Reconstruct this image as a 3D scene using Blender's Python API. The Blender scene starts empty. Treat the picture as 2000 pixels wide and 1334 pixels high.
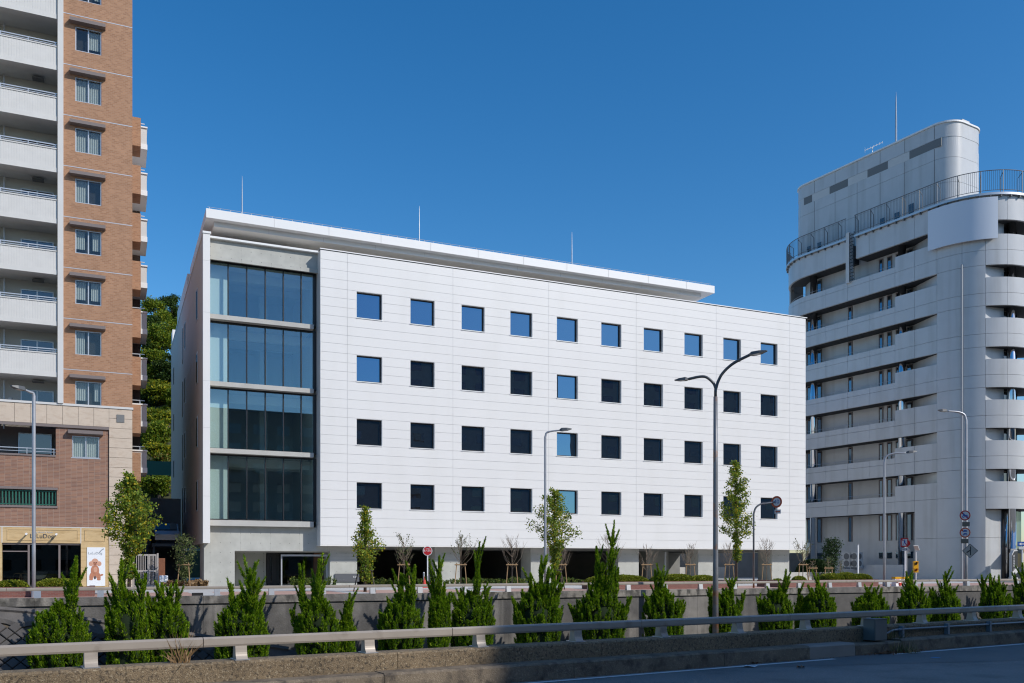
import bpy, math, random
import numpy as np
from mathutils import Vector

# ---------------------------------------------------------------- camera, sky, sun
SC = bpy.context.scene
COL = SC.collection
CAMZ = 2.0                       # eye height over the near road
FPX, HOR = 1757.0, 1103.0        # focal length and horizon of the 2000 px wide photograph
cam = bpy.data.cameras.new('camera')
cam.sensor_width = 36.0
cam.lens = FPX / 2000 * 36
cam.shift_y = (HOR - 667) / 2000
cam.clip_start, cam.clip_end = 0.2, 6000
camo = bpy.data.objects.new('camera', cam)
camo.location = (0, 0, CAMZ)
camo.rotation_euler = (math.pi / 2, 0, 0)
COL.objects.link(camo)
SC.camera = camo

SUN_EL = math.radians(35.5)
SUN_AZ = math.atan2(0.883, -0.469)          # clockwise from +Y
sdir = Vector((math.sin(SUN_AZ) * math.cos(SUN_EL), math.cos(SUN_AZ) * math.cos(SUN_EL), math.sin(SUN_EL)))
W = bpy.data.worlds.new('World')
SC.world = W
W.use_nodes = True
wn, wl = W.node_tree.nodes, W.node_tree.links
bg = wn['Background']
sky = wn.new('ShaderNodeTexSky')
sky.sky_type = 'NISHITA'
sky.sun_disc = False
sky.sun_elevation = SUN_EL
sky.sun_rotation = SUN_AZ
sky.altitude = 0
sky.air_density = 1.0
sky.dust_density = 0.6
sky.ozone_density = 3.0
hsv = wn.new('ShaderNodeHueSaturation')          # the clear, polarised-deep blue of the photograph, the same all over the sky
hsv.inputs['Hue'].default_value = 0.5
hsv.inputs['Saturation'].default_value = 1.36
wl.new(sky.outputs[0], hsv.inputs['Color'])
wl.new(hsv.outputs[0], bg.inputs[0])
bg.inputs[1].default_value = 0.148
sl = bpy.data.lights.new('sun', 'SUN')
sl.energy = 3.65
sl.angle = math.radians(0.53)
sl.color = (1.0, 0.955, 0.89)
so = bpy.data.objects.new('sun', sl)
so.rotation_euler = sdir.to_track_quat('Z', 'Y').to_euler()
so.location = (60, -40, 60)
COL.objects.link(so)
SC.view_settings.view_transform = 'Standard'
SC.view_settings.look = 'None'
SC.view_settings.exposure = 0.0
SC.view_settings.gamma = 1.0
SC.view_settings.use_curve_mapping = False
SC.render.engine = 'CYCLES'
SC.cycles.filter_width = 1.15
SC.cycles.max_bounces = 8
SC.cycles.transparent_max_bounces = 12
SC.cycles.caustics_reflective = False
SC.cycles.caustics_refractive = False

# ---------------------------------------------------------------- frames
class Fr:
    def __init__(s, deg):
        s.r = math.radians(deg); s.c = math.cos(s.r); s.s = math.sin(s.r)
    def w(s, u, d):
        return (u * s.c - d * s.s, u * s.s + d * s.c)
    def px(s, px, d):            # (u, depth Y) where a sight line of that photo column meets the plane d
        a = (px - 1000) / FPX
        Y = d / (s.c - s.s * a)
        return Y * (s.c * a + s.s), Y
    def u(s, px, d): return s.px(px, d)[0]
    def z(s, px, py, d): return CAMZ + (HOR - py) / FPX * s.px(px, d)[1]
S = Fr(24.0)     # far street and its buildings: u along the street, d away from the camera
N = Fr(30.8)     # near road
R = Fr(30.6)     # tower on the right

# ---------------------------------------------------------------- mesh building
ORG = {}
class MB:
    def __init__(s): s.v, s.f, s.m = [], [], []
    def add(s, vs, fs, mi=0):
        o = len(s.v); s.v += [tuple(p) for p in vs]
        s.f += [tuple(i + o for i in q) for q in fs]; s.m += [mi] * len(fs); return s
    def box(s, x0, x1, y0, y1, z0, z1, mi=0):
        return s.add([(x0,y0,z0),(x1,y0,z0),(x1,y1,z0),(x0,y1,z0),(x0,y0,z1),(x1,y0,z1),(x1,y1,z1),(x0,y1,z1)],
                     [(0,3,2,1),(4,5,6,7),(0,1,5,4),(1,2,6,5),(2,3,7,6),(3,0,4,7)], mi)
    def prism(s, poly, z0, z1, mi=0):            # poly in x,y counter-clockwise
        n = len(poly)
        vs = [(x, y, z0) for x, y in poly] + [(x, y, z1) for x, y in poly]
        fs = [tuple(range(n))[::-1], tuple(range(n, 2 * n))] + [(i, (i+1) % n, n + (i+1) % n, n + i) for i in range(n)]
        return s.add(vs, fs, mi)
    def prismy(s, poly, y0, y1, mi=0):           # poly in x,z, extruded along y
        n = len(poly)
        vs = [(x, y0, z) for x, z in poly] + [(x, y1, z) for x, z in poly]
        fs = [tuple(range(n)), tuple(range(n, 2 * n))[::-1]] + [((i+1) % n, i, n + i, n + (i+1) % n) for i in range(n)]
        return s.add(vs, fs, mi)
    def prismx(s, poly, x0, x1, mi=0):           # poly in y,z, extruded along x
        n = len(poly)
        vs = [(x0, y, z) for y, z in poly] + [(x1, y, z) for y, z in poly]
        fs = [tuple(range(n))[::-1], tuple(range(n, 2 * n))] + [(i, (i+1) % n, n + (i+1) % n, n + i) for i in range(n)]
        return s.add(vs, fs, mi)
    def tube(s, pts, rad, n=8, mi=0, cap=True):
        P = [Vector(p) for p in pts]; k = len(P)
        rr = rad if isinstance(rad, (list, tuple)) else [rad] * k
        vs = []; ref = None
        for i in range(k):
            t = (P[min(i+1, k-1)] - P[max(i-1, 0)])
            t = t.normalized() if t.length > 1e-9 else Vector((0,0,1))
            if ref is None:
                ref = t.cross(Vector((0.3,0.9,0.1))) if abs(t.z) > .8 else t.cross(Vector((0,0,1)))
            a = (ref - t * ref.dot(t)).normalized(); b = t.cross(a); ref = a
            for j in range(n):
                w = 2 * math.pi * j / n
                vs.append(P[i] + (a * math.cos(w) + b * math.sin(w)) * rr[i])
        fs = []
        for i in range(k - 1):
            for j in range(n):
                fs.append((i*n+j, i*n+(j+1) % n, (i+1)*n+(j+1) % n, (i+1)*n+j))
        if cap: fs += [tuple(range(n))[::-1], tuple(range((k-1)*n, k*n))]
        return s.add(vs, fs, mi)
    def cyl(s, x, y, z0, z1, r, n=12, r1=None, mi=0):
        return s.tube([(x,y,z0),(x,y,z1)], [r, r if r1 is None else r1], n, mi)
    def disc(s, x, z, r, y0, y1, n=28, mi=0):    # round plate facing -y
        return s.prismy([(x + r*math.cos(2*math.pi*i/n), z + r*math.sin(2*math.pi*i/n)) for i in range(n)], y0, y1, mi)
    def ring(s, x, z, r0, r1, y0, y1, n=28, mi=0):
        for i in range(n):
            a, b = 2*math.pi*i/n, 2*math.pi*(i+1)/n
            q = [(x+r0*math.cos(a), z+r0*math.sin(a)), (x+r1*math.cos(a), z+r1*math.sin(a)),
                 (x+r1*math.cos(b), z+r1*math.sin(b)), (x+r0*math.cos(b), z+r0*math.sin(b))]
            vs = [(p[0], y0, p[1]) for p in q] + [(p[0], y1, p[1]) for p in q]
            s.add(vs, [(0,1,2,3),(7,6,5,4),(1,5,6,2),(0,3,7,4)], mi)
        return s
def mesh(name, mb, mats, off=(0,0,0), smooth=False):
    me = bpy.data.meshes.new(name)
    v = [(p[0]-off[0], p[1]-off[1], p[2]-off[2]) for p in mb.v]
    me.from_pydata(v, [], mb.f)
    for m in (mats if isinstance(mats, (list, tuple)) else [mats]): me.materials.append(m)
    if any(mb.m): me.polygons.foreach_set('material_index', mb.m)
    if smooth: me.polygons.foreach_set('use_smooth', [True] * len(mb.f))
    me.update()
    if smooth == 'auto': me.set_sharp_from_angle(angle=math.radians(32))
    return me
def tag(o, label=None, cat=None, group=None, kind=None):
    for k, v in (('label', label), ('category', cat), ('group', group), ('kind', kind)):
        if v: o[k] = v
    return o
def thing(name, label, cat, loc, rot=0, group=None, org=(0,0,0)):
    o = bpy.data.objects.new(name, None); o.empty_display_size = .3
    COL.objects.link(o); o.location = loc; o.rotation_euler = (0, 0, rot)
    ORG[o] = org
    return tag(o, label, cat, group)
def thingF(fr, name, label, cat, u, d, z, group=None):
    x, y = fr.w(u, d)
    return thing(name, label, cat, (x, y, z), fr.r, group, (u, d, z))
def part(name, mb, mats, par, smooth=False, label=None, kind=None):
    root = par
    me = mesh(name, mb, mats, ORG[par], smooth)
    o = bpy.data.objects.new(name, me); COL.objects.link(o); o.parent = par
    ORG[o] = ORG[par]
    return tag(o, label, None, None, kind)
def piece(name, me, par, loc, scale=(1,1,1), rot=(0,0,0)):   # shares mesh data; loc in the thing's own frame coordinates
    o = bpy.data.objects.new(name, me); COL.objects.link(o); o.parent = par
    g = ORG[par]; o.location = (loc[0]-g[0], loc[1]-g[1], loc[2]-g[2]); o.scale = scale; o.rotation_euler = rot
    ORG[o] = (0, 0, 0)
    return o
def solid(fr, name, label, cat, mb, mats, u=0, d=0, z=0, group=None, kind=None, smooth=False):
    x, y = fr.w(u, d)
    o = bpy.data.objects.new(name, mesh(name, mb, mats, (u, d, z), smooth))
    COL.objects.link(o); o.location = (x, y, z); o.rotation_euler = (0, 0, fr.r); ORG[o] = (u, d, z)
    return tag(o, label, cat, group, kind)
def unit_cube(name, m):
    return mesh(name, MB().box(-.5,.5,-.5,.5,-.5,.5), m)
def rough_box(mb, x0, x1, y0, y1, z0, z1): return mb.box(x0, x1, y0, y1, z0, z1)
def smooth_curve(pts, n=8):          # Catmull-Rom
    P = [Vector(p) for p in pts]; P = [P[0]*2-P[1]] + P + [P[-1]*2-P[-2]]; out = []
    for i in range(1, len(P)-2):
        for k in range(n):
            t = k / n; a, b, c, d = P[i-1:i+3]
            out.append(.5*((2*b)+(c-a)*t+(2*a-5*b+4*c-d)*t*t+(3*b-a-3*c+d)*t*t*t))
    out.append(P[-2]); return out

# ---------------------------------------------------------------- materials
def nodes(name):
    m = bpy.data.materials.new(name); m.use_nodes = True
    nt = m.node_tree
    return m, nt.nodes, nt.links, nt.nodes['Principled BSDF']
def mat(name, col, rough=.6, metal=0, var=0, vscale=1.5, bump=0, bscale=40, col2=None, c2scale=.6, c2lo=.5, c2hi=.65, spec=None, stretch=None, col3=None, c3scale=.3, c3lo=.45, c3hi=.6):
    """plain material: base colour, soft large variation, blotches of a second colour, fine relief (all in world metres)"""
    m, n, l, b = nodes(name)
    b.inputs['Roughness'].default_value = rough
    b.inputs['Metallic'].default_value = metal
    if spec is not None: b.inputs['Specular IOR Level'].default_value = spec
    rgb = n.new('ShaderNodeRGB'); rgb.outputs[0].default_value = (*col, 1)
    out = rgb.outputs[0]
    g = n.new('ShaderNodeNewGeometry')
    pos = g.outputs['Position']
    if stretch:
        mp = n.new('ShaderNodeMapping'); mp.inputs['Scale'].default_value = stretch
        l.new(pos, mp.inputs[0]); pos2 = mp.outputs[0]
    else: pos2 = pos
    if col2:
        t = n.new('ShaderNodeTexNoise'); t.inputs['Scale'].default_value = c2scale; t.inputs['Detail'].default_value = 6
        l.new(pos2, t.inputs['Vector'])
        mr = n.new('ShaderNodeMapRange'); mr.inputs[1].default_value = c2lo; mr.inputs[2].default_value = c2hi
        l.new(t.outputs[0], mr.inputs[0])
        mx = n.new('ShaderNodeMix'); mx.data_type = 'RGBA'
        l.new(mr.outputs[0], mx.inputs[0]); l.new(out, mx.inputs[6]); mx.inputs[7].default_value = (*col2, 1); out = mx.outputs[2]
    if col3:
        t = n.new('ShaderNodeTexNoise'); t.inputs['Scale'].default_value = c3scale; t.inputs['Detail'].default_value = 8; t.inputs['Roughness'].default_value = .65
        l.new(pos, t.inputs['Vector'])
        mr = n.new('ShaderNodeMapRange'); mr.inputs[1].default_value = c3lo; mr.inputs[2].default_value = c3hi
        l.new(t.outputs[0], mr.inputs[0])
        mx = n.new('ShaderNodeMix'); mx.data_type = 'RGBA'
        l.new(mr.outputs[0], mx.inputs[0]); l.new(out, mx.inputs[6]); mx.inputs[7].default_value = (*col3, 1); out = mx.outputs[2]
    if var:
        t = n.new('ShaderNodeTexNoise'); t.inputs['Scale'].default_value = vscale; t.inputs['Detail'].default_value = 5
        l.new(pos, t.inputs['Vector'])
        mr = n.new('ShaderNodeMapRange'); mr.inputs[1].default_value = .25; mr.inputs[2].default_value = .75
        mr.inputs[3].default_value = 1 - var; mr.inputs[4].default_value = 1 + var
        l.new(t.outputs[0], mr.inputs[0])
        hs = n.new('ShaderNodeHueSaturation'); l.new(mr.outputs[0], hs.inputs['Value']); l.new(out, hs.inputs['Color']); out = hs.outputs[0]
    l.new(out, b.inputs['Base Color'])
    if bump:
        t = n.new('ShaderNodeTexNoise'); t.inputs['Scale'].default_value = bscale; t.inputs['Detail'].default_value = 4
        l.new(pos, t.inputs['Vector'])
        bp = n.new('ShaderNodeBump'); bp.inputs['Strength'].default_value = bump; bp.inputs['Distance'].default_value = .02
        l.new(t.outputs[0], bp.inputs['Height']); l.new(bp.outputs[0], b.inputs['Normal'])
    return m
def brick_mat(name, c1, c2, mortar, bw, bh, msize, offset=.5, rough=.75, noise=.12, bump=.3, bias=0):
    m, n, l, b = nodes(name)
    b.inputs['Roughness'].default_value = rough
    tc = n.new('ShaderNodeTexCoord'); sp = n.new('ShaderNodeSeparateXYZ'); l.new(tc.outputs['Object'], sp.inputs[0])
    ad = n.new('ShaderNodeMath'); ad.operation = 'ADD'; l.new(sp.outputs[0], ad.inputs[0]); l.new(sp.outputs[1], ad.inputs[1])
    cb = n.new('ShaderNodeCombineXYZ'); l.new(ad.outputs[0], cb.inputs[0]); l.new(sp.outputs[2], cb.inputs[1])
    br = n.new('ShaderNodeTexBrick'); l.new(cb.outputs[0], br.inputs['Vector'])
    br.offset = offset; br.inputs['Color1'].default_value = (*c1,1); br.inputs['Color2'].default_value = (*c2,1)
    br.inputs['Mortar'].default_value = (*mortar,1); br.inputs['Scale'].default_value = 1
    br.inputs['Mortar Size'].default_value = msize; br.inputs['Brick Width'].default_value = bw; br.inputs['Row Height'].default_value = bh
    br.inputs['Bias'].default_value = bias
    t = n.new('ShaderNodeTexNoise'); t.inputs['Scale'].default_value = .8; t.inputs['Detail'].default_value = 6; l.new(cb.outputs[0], t.inputs['Vector'])
    mr = n.new('ShaderNodeMapRange'); mr.inputs[1].default_value = .25; mr.inputs[2].default_value = .75
    mr.inputs[3].default_value = 1-noise; mr.inputs[4].default_value = 1+noise; l.new(t.outputs[0], mr.inputs[0])
    hs = n.new('ShaderNodeHueSaturation'); l.new(mr.outputs[0], hs.inputs['Value']); l.new(br.outputs['Color'], hs.inputs['Color'])
    l.new(hs.outputs[0], b.inputs['Base Color'])
    bp = n.new('ShaderNodeBump'); bp.inputs['Strength'].default_value = bump; bp.inputs['Distance'].default_value = -.01
    l.new(br.outputs['Fac'], bp.inputs['Height']); l.new(bp.outputs[0], b.inputs['Normal'])
    return m
def concrete_mat(name, col, holes=True):
    m, n, l, b = nodes(name); b.inputs['Roughness'].default_value = .75
    tc = n.new('ShaderNodeTexCoord'); sp = n.new('ShaderNodeSeparateXYZ'); l.new(tc.outputs['Object'], sp.inputs[0])
    g = n.new('ShaderNodeNewGeometry')
    t = n.new('ShaderNodeTexNoise'); t.inputs['Scale'].default_value = 1.1; t.inputs['Detail'].default_value = 8; t.inputs['Roughness'].default_value = .6
    l.new(g.outputs['Position'], t.inputs['Vector'])
    mr = n.new('ShaderNodeMapRange'); mr.inputs[1].default_value = .3; mr.inputs[2].default_value = .7; mr.inputs[3].default_value = .86; mr.inputs[4].default_value = 1.1
    l.new(t.outputs[0], mr.inputs[0])
    hs = n.new('ShaderNodeHueSaturation'); hs.inputs['Color'].default_value = (*col,1); l.new(mr.outputs[0], hs.inputs['Value'])
    out = hs.outputs[0]
    if holes:      # formwork tie holes every 0.6 m and a board joint every 1.8 m
        def fr(o, per):
            a = n.new('ShaderNodeMath'); a.operation = 'DIVIDE'; l.new(o, a.inputs[0]); a.inputs[1].default_value = per
            f = n.new('ShaderNodeMath'); f.operation = 'FRACT'; l.new(a.outputs[0], f.inputs[0])
            c = n.new('ShaderNodeMath'); c.operation = 'SUBTRACT'; l.new(f.outputs[0], c.inputs[0]); c.inputs[1].default_value = .5
            d = n.new('ShaderNodeMath'); d.operation = 'MULTIPLY'; l.new(c.outputs[0], d.inputs[0]); d.inputs[1].default_value = per
            return d.outputs[0]
        x, z = fr(sp.outputs[0], .6), fr(sp.outputs[2], .6)
        cv = n.new('ShaderNodeCombineXYZ'); l.new(x, cv.inputs[0]); l.new(z, cv.inputs[1])
        ln = n.new('ShaderNodeVectorMath'); ln.operation = 'LENGTH'; l.new(cv.outputs[0], ln.inputs[0])
        lt = n.new('ShaderNodeMath'); lt.operation = 'LESS_THAN'; l.new(ln.outputs['Value'], lt.inputs[0]); lt.inputs[1].default_value = .022
        j = fr(sp.outputs[0], 1.8); ab = n.new('ShaderNodeMath'); ab.operation = 'ABSOLUTE'; l.new(j, ab.inputs[0])
        l2 = n.new('ShaderNodeMath'); l2.operation = 'LESS_THAN'; l.new(ab.outputs[0], l2.inputs[0]); l2.inputs[1].default_value = .008
        l3 = n.new('ShaderNodeMath'); l3.operation = 'MULTIPLY'; l.new(l2.outputs[0], l3.inputs[0]); l3.inputs[1].default_value = .35
        mxm = n.new('ShaderNodeMath'); mxm.operation = 'MAXIMUM'; l.new(lt.outputs[0], mxm.inputs[0]); l.new(l3.outputs[0], mxm.inputs[1])
        mx = n.new('ShaderNodeMix'); mx.data_type = 'RGBA'; l.new(mxm.outputs[0], mx.inputs[0]); l.new(out, mx.inputs[6])
        mx.inputs[7].default_value = (.15,.15,.14,1); out = mx.outputs[2]
    l.new(out, b.inputs['Base Color'])
    return m
def glass_mat(name, fac, tint, refl):
    m = bpy.data.materials.new(name); m.use_nodes = True; n, l = m.node_tree.nodes, m.node_tree.links
    n.remove(n['Principled BSDF']); o = n['Material Output']
    tr = n.new('ShaderNodeBsdfTransparent'); tr.inputs[0].default_value = (*tint,1)
    gl = n.new('ShaderNodeBsdfGlossy'); gl.inputs['Roughness'].default_value = .0; gl.inputs[0].default_value = (*refl,1)
    lw = n.new('ShaderNodeLayerWeight'); lw.inputs[0].default_value = .5
    pw_ = n.new('ShaderNodeMath'); pw_.operation = 'POWER'; l.new(lw.outputs['Facing'], pw_.inputs[0]); pw_.inputs[1].default_value = 5.0
    ad = n.new('ShaderNodeMath'); ad.operation = 'MULTIPLY_ADD'; ad.use_clamp = True; l.new(pw_.outputs[0], ad.inputs[0]); ad.inputs[1].default_value = .8; ad.inputs[2].default_value = fac
    mx = n.new('ShaderNodeMixShader'); l.new(ad.outputs[0], mx.inputs[0]); l.new(tr.outputs[0], mx.inputs[1]); l.new(gl.outputs[0], mx.inputs[2])
    l.new(mx.outputs[0], o.inputs[0]); return m
def mirror_window(name, base, refl, fac):
    m = bpy.data.materials.new(name); m.use_nodes = True; n, l = m.node_tree.nodes, m.node_tree.links
    n.remove(n['Principled BSDF']); o = n['Material Output']
    df = n.new('ShaderNodeBsdfDiffuse'); df.inputs[0].default_value = (*base,1)
    gl = n.new('ShaderNodeBsdfGlossy'); gl.inputs['Roughness'].default_value = .005; gl.inputs[0].default_value = (*refl,1)
    g = n.new('ShaderNodeNewGeometry'); t = n.new('ShaderNodeTexNoise'); t.inputs['Scale'].default_value = .55; l.new(g.outputs['Position'], t.inputs['Vector'])
    bp = n.new('ShaderNodeBump'); bp.inputs['Strength'].default_value = .10; bp.inputs['Distance'].default_value = .02
    l.new(t.outputs[0], bp.inputs['Height']); l.new(bp.outputs[0], gl.inputs['Normal'])
    mx = n.new('ShaderNodeMixShader'); mx.inputs[0].default_value = fac
    l.new(df.outputs[0], mx.inputs[1]); l.new(gl.outputs[0], mx.inputs[2]); l.new(mx.outputs[0], o.inputs[0]); return m
def leaf_mat(name, c1, c2, c3=None, trans=.35, c3lo=.86):
    m = bpy.data.materials.new(name); m.use_nodes = True; n, l = m.node_tree.nodes, m.node_tree.links
    b = n['Principled BSDF']; o = n['Material Output']; b.inputs['Roughness'].default_value = .55; b.inputs['Specular IOR Level'].default_value = .25
    g = n.new('ShaderNodeNewGeometry')
    cr = n.new('ShaderNodeValToRGB'); e = cr.color_ramp.elements
    e[0].position = 0; e[0].color = (*c1,1); e[1].position = .8 if c3 else 1; e[1].color = (*c2,1)
    if c3: x = e.new(c3lo); x.color = (*c3,1)
    l.new(g.outputs['Random Per Island'], cr.inputs[0])
    l.new(cr.outputs[0], b.inputs['Base Color'])
    tl = n.new('ShaderNodeBsdfTranslucent'); l.new(cr.outputs[0], tl.inputs[0])
    mx = n.new('ShaderNodeMixShader'); mx.inputs[0].default_value = trans
    l.new(b.outputs[0], mx.inputs[1]); l.new(tl.outputs[0], mx.inputs[2]); l.new(mx.outputs[0], o.inputs[0]); return m

M = {}
M['panel'] = mat('white_panel', (.735,.725,.71), .42, var=.018, vscale=.35, col2=(.71,.70,.68), c2scale=.9, c2lo=.5, c2hi=.75, stretch=(1,1,.15))
M['joint'] = mat('joint_sealant', (.58,.575,.57), .7)
M['taupe'] = mat('taupe_side_cladding', (.52,.46,.40), .5, var=.03, vscale=.4)
M['whitemetal'] = mat('white_metal', (.78,.78,.77), .4)
M['soffit'] = mat('soffit_board', (.80,.78,.74), .6, var=.03)
M['frame'] = mat('dark_frame', (.018,.018,.02), .4)
M['alu'] = mat('aluminium', (.55,.56,.58), .4, metal=.6)
M['concrete'] = concrete_mat('fair_concrete', (.44,.44,.405))
M['concrete_plain'] = mat('plain_concrete', (.46,.45,.42), .8, var=.1, vscale=1, bump=.2)
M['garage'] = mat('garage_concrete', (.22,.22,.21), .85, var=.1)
M['winglass'] = mirror_window('mirror_glass', (.014,.015,.016), (.22,.52,.84), .34)
M['curtain'] = glass_mat('curtain_glass', .115, (.86,.93,.92), (.55,.82,1.0))
M['shopglass'] = glass_mat('shop_glass', .07, (.52,.55,.54), (.9,.9,.9))
M['clear'] = glass_mat('clear_glass', .045, (.90,.93,.92), (.95,.95,.95))
M['interior'] = mat('interior_white', (.74,.76,.74), .8)
M['interiorfloor'] = mat('interior_floor', (.22,.22,.21), .6)
M['shopfloor'] = mat('shop_floor', (.05,.04,.03), .5)
M['greenglass'] = mirror_window('green_entrance_glass', (.09,.15,.14), (.8,.9,.9), .18)
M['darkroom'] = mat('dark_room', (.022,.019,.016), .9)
M['woodwall'] = mat('timber_wall', (.20,.075,.035), .6, var=.2, vscale=6)
M['black'] = mat('black_metal', (.02,.02,.022), .45)
M['signgrey'] = mat('slate_plate', (.10,.105,.115), .5)
M['white'] = mat('white_paint', (.8,.8,.8), .5)
M['steel'] = mat('galvanised_steel', (.42,.43,.45), .42, metal=.75, var=.08, vscale=4)
M['polegrey'] = mat('weathered_pole', (.20,.205,.215), .5, metal=.4, var=.12, vscale=3, col2=(.30,.13,.05), c2scale=.9, c2lo=.56, c2hi=.66)
M['lamppole'] = mat('grey_pole', (.40,.41,.44), .45, metal=.4, var=.1, vscale=3, col2=(.28,.15,.08), c2scale=1.1, c2lo=.68, c2hi=.74)
M['lampdark'] = mat('lamp_housing', (.10,.105,.11), .5, metal=.3)
M['lens'] = mat('lamp_lens', (.5,.5,.48), .25)
M['signstone'] = mat('faded_sign_face', (.40,.37,.32), .5)
M['towerglass'] = mirror_window('tower_window_glass', (.012,.02,.028), (.5,.7,.85), .28)
M['railbeige'] = mat('rail_paint', (.36,.312,.262), .45, metal=.15, var=.10, vscale=2, col2=(.20,.165,.13), c2scale=2.5, c2lo=.6, c2hi=.8)
M['asphalt'] = mat('asphalt', (.175,.166,.155), .78, var=.16, vscale=.45, bump=.8, bscale=55, col2=(.24,.23,.215), c2scale=26, c2lo=.53, c2hi=.66, col3=(.11,.106,.102), c3scale=.6, c3lo=.5, c3hi=.7)
M['asphalt2'] = mat('asphalt_patch', (.135,.13,.124), .8, var=.12, vscale=.9, bump=.6, bscale=55)
M['roadpaint'] = mat('road_paint', (.62,.62,.60), .7, col2=(.28,.28,.28), c2scale=9, c2lo=.6, c2hi=.72, bump=.3)
M['aggregate'] = mat('exposed_aggregate', (.215,.158,.095), .92, var=.28, vscale=1.3, bump=1.0, bscale=60, col2=(.34,.275,.185), c2scale=34, c2lo=.57, c2hi=.65, col3=(.06,.047,.034), c3scale=20, c3lo=.5, c3hi=.66)
M['curb'] = mat('kerb_concrete', (.185,.145,.10), .92, var=.22, vscale=1.5, bump=.8, bscale=50, col2=(.25,.20,.145), c2scale=30, c2lo=.55, c2hi=.66, col3=(.07,.056,.043), c3scale=3.5, c3lo=.48, c3hi=.66)
M['curbnew'] = mat('kerb_concrete_smooth', (.26,.235,.205), .9, var=.1, vscale=2, bump=.3)
M['retain'] = mat('stained_concrete', (.215,.20,.18), .88, var=.22, vscale=2.2, bump=.7, bscale=18, col2=(.07,.066,.062), c2scale=1.7, c2lo=.43, c2hi=.66, stretch=(1,1,.10), col3=(.095,.09,.085), c3scale=.13, c3lo=.42, c3hi=.56)
M['coping'] = mat('weathered_coping', (.27,.245,.21), .9, var=.28, vscale=3, bump=.9, bscale=14, col2=(.07,.065,.055), c2scale=2.6, c2lo=.46, c2hi=.60, stretch=(1,1,.5), col3=(.14,.13,.12), c3scale=.2, c3lo=.45, c3hi=.6)
M['block'] = mat('pitching_stone', (.085,.078,.073), .9, var=.18, vscale=1.5, bump=.4, bscale=20)
M['mortarlip'] = mat('mortar_lip', (.13,.118,.108), .9, var=.2, vscale=2.5, bump=.7, bscale=14)
M['earth'] = mat('bare_earth', (.10,.08,.055), .95, var=.2, bump=.6, bscale=8)
M['ground'] = mat('town_ground', (.16,.155,.15), .9, var=.1, vscale=.3)
M['paver'] = brick_mat('pink_paving', (.50,.31,.245), (.43,.27,.22), (.36,.27,.23), .2, .1, .006, noise=.1, bump=.2)
M['palepaver'] = mat('pale_paving', (.50,.49,.47), .8, var=.08)
M['planterbrick'] = brick_mat('planter_brick', (.22,.085,.065), (.17,.06,.05), (.20,.13,.11), .2, .06, .008)
M['brick_up'] = brick_mat('orange_tile', (.405,.222,.125), (.30,.155,.083), (.37,.225,.145), .2, .095, .010, noise=.07, bump=.15)
M['brick_low'] = brick_mat('brown_tile', (.20,.098,.068), (.30,.155,.095), (.30,.215,.165), .30, .075, .010, offset=0, noise=.12, bump=.3)
M['render'] = mat('grey_render', (.60,.595,.58), .8, var=.03)
M['balcony'] = mat('white_balcony', (.61,.60,.575), .6, var=.04, vscale=2)
M['offwhite'] = mat('off_white_wall', (.55,.53,.48), .8, var=.04)
M['brownwall'] = mat('brown_wall', (.15,.115,.095), .8)
M['stone'] = mat('beige_stone', (.56,.465,.37), .75, var=.06, vscale=1.3, col2=(.50,.40,.31), c2scale=3, c2lo=.5, c2hi=.7, stretch=(1,1,2.5))
M['stonejoint'] = mat('stone_joint', (.30,.24,.19), .9)
M['brownmetal'] = mat('brown_metal', (.19,.155,.145), .5)
M['green'] = mat('green_louvre', (.02,.12,.085), .5)
M['shopwood'] = mat('shop_board', (.56,.40,.205), .55, var=.07, vscale=2.5, stretch=(1,1,6), col2=(.47,.32,.15), c2scale=1.5)
M['curtainfab'] = mat('lace_curtain', (.45,.47,.47), .9)
M['aptglass'] = mirror_window('flat_glass', (.025,.03,.033), (.8,.85,.9), .13)
M['tile'] = mat('glazed_tile', (.55,.555,.555), .30, var=.04, vscale=1.0, bump=.12, bscale=14, col2=(.44,.44,.425), c2scale=1.1, c2lo=.5, c2hi=.78, stretch=(1,1,.09))
M['tilejoint'] = mat('tile_joint', (.13,.125,.12), .9)
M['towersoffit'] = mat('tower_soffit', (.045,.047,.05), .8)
M['pipegrey'] = mat('painted_pipe', (.36,.37,.385), .5)
M['raildark'] = mat('dark_railing', (.16,.165,.17), .5, metal=.3)
M['louvre'] = mat('louvre_grey', (.17,.172,.17), .6)
M['stainless'] = mat('stainless', (.72,.73,.74), .08, metal=1)
M['billboard'] = mat('blank_billboard', (.66,.70,.76), .5)
M['darkstone'] = mat('polished_dark_stone', (.05,.045,.042), .15)
M['red'] = mat('sign_red', (.42,.012,.018), .45)
M['redorange'] = mat('sign_red_faded', (.50,.07,.02), .45)
M['blue'] = mat('sign_blue', (.02,.09,.36), .45)
M['signwhite'] = mat('sign_white', (.62,.64,.64), .5)
M['signback'] = mat('sign_olive', (.13,.125,.10), .6)
M['yellow'] = mat('signal_yellow', (.72,.38,.01), .45)
M['lamporange'] = mat('unlit_lens', (.28,.06,.02), .25)
M['conered'] = mat('cone_red', (.62,.06,.04), .5)
M['stake'] = mat('timber_stake', (.33,.205,.10), .8, var=.12)
M['bark'] = mat('bark', (.085,.07,.055), .9, var=.2, bump=.8, bscale=25)
M['barkpale'] = mat('pale_bark', (.20,.155,.115), .9, var=.15)
M['gate'] = mat('gate_paint', (.36,.325,.30), .5)
M['carpaint'] = mat('silver_car_paint', (.42,.43,.45), .25, metal=.5)
M['rubber'] = mat('tyre', (.02,.02,.02), .8)
M['cabinet'] = mat('cabinet_paint', (.13,.135,.13), .5, var=.08, vscale=3)
M['conduit'] = mat('pvc_conduit', (.20,.225,.25), .45)
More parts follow.
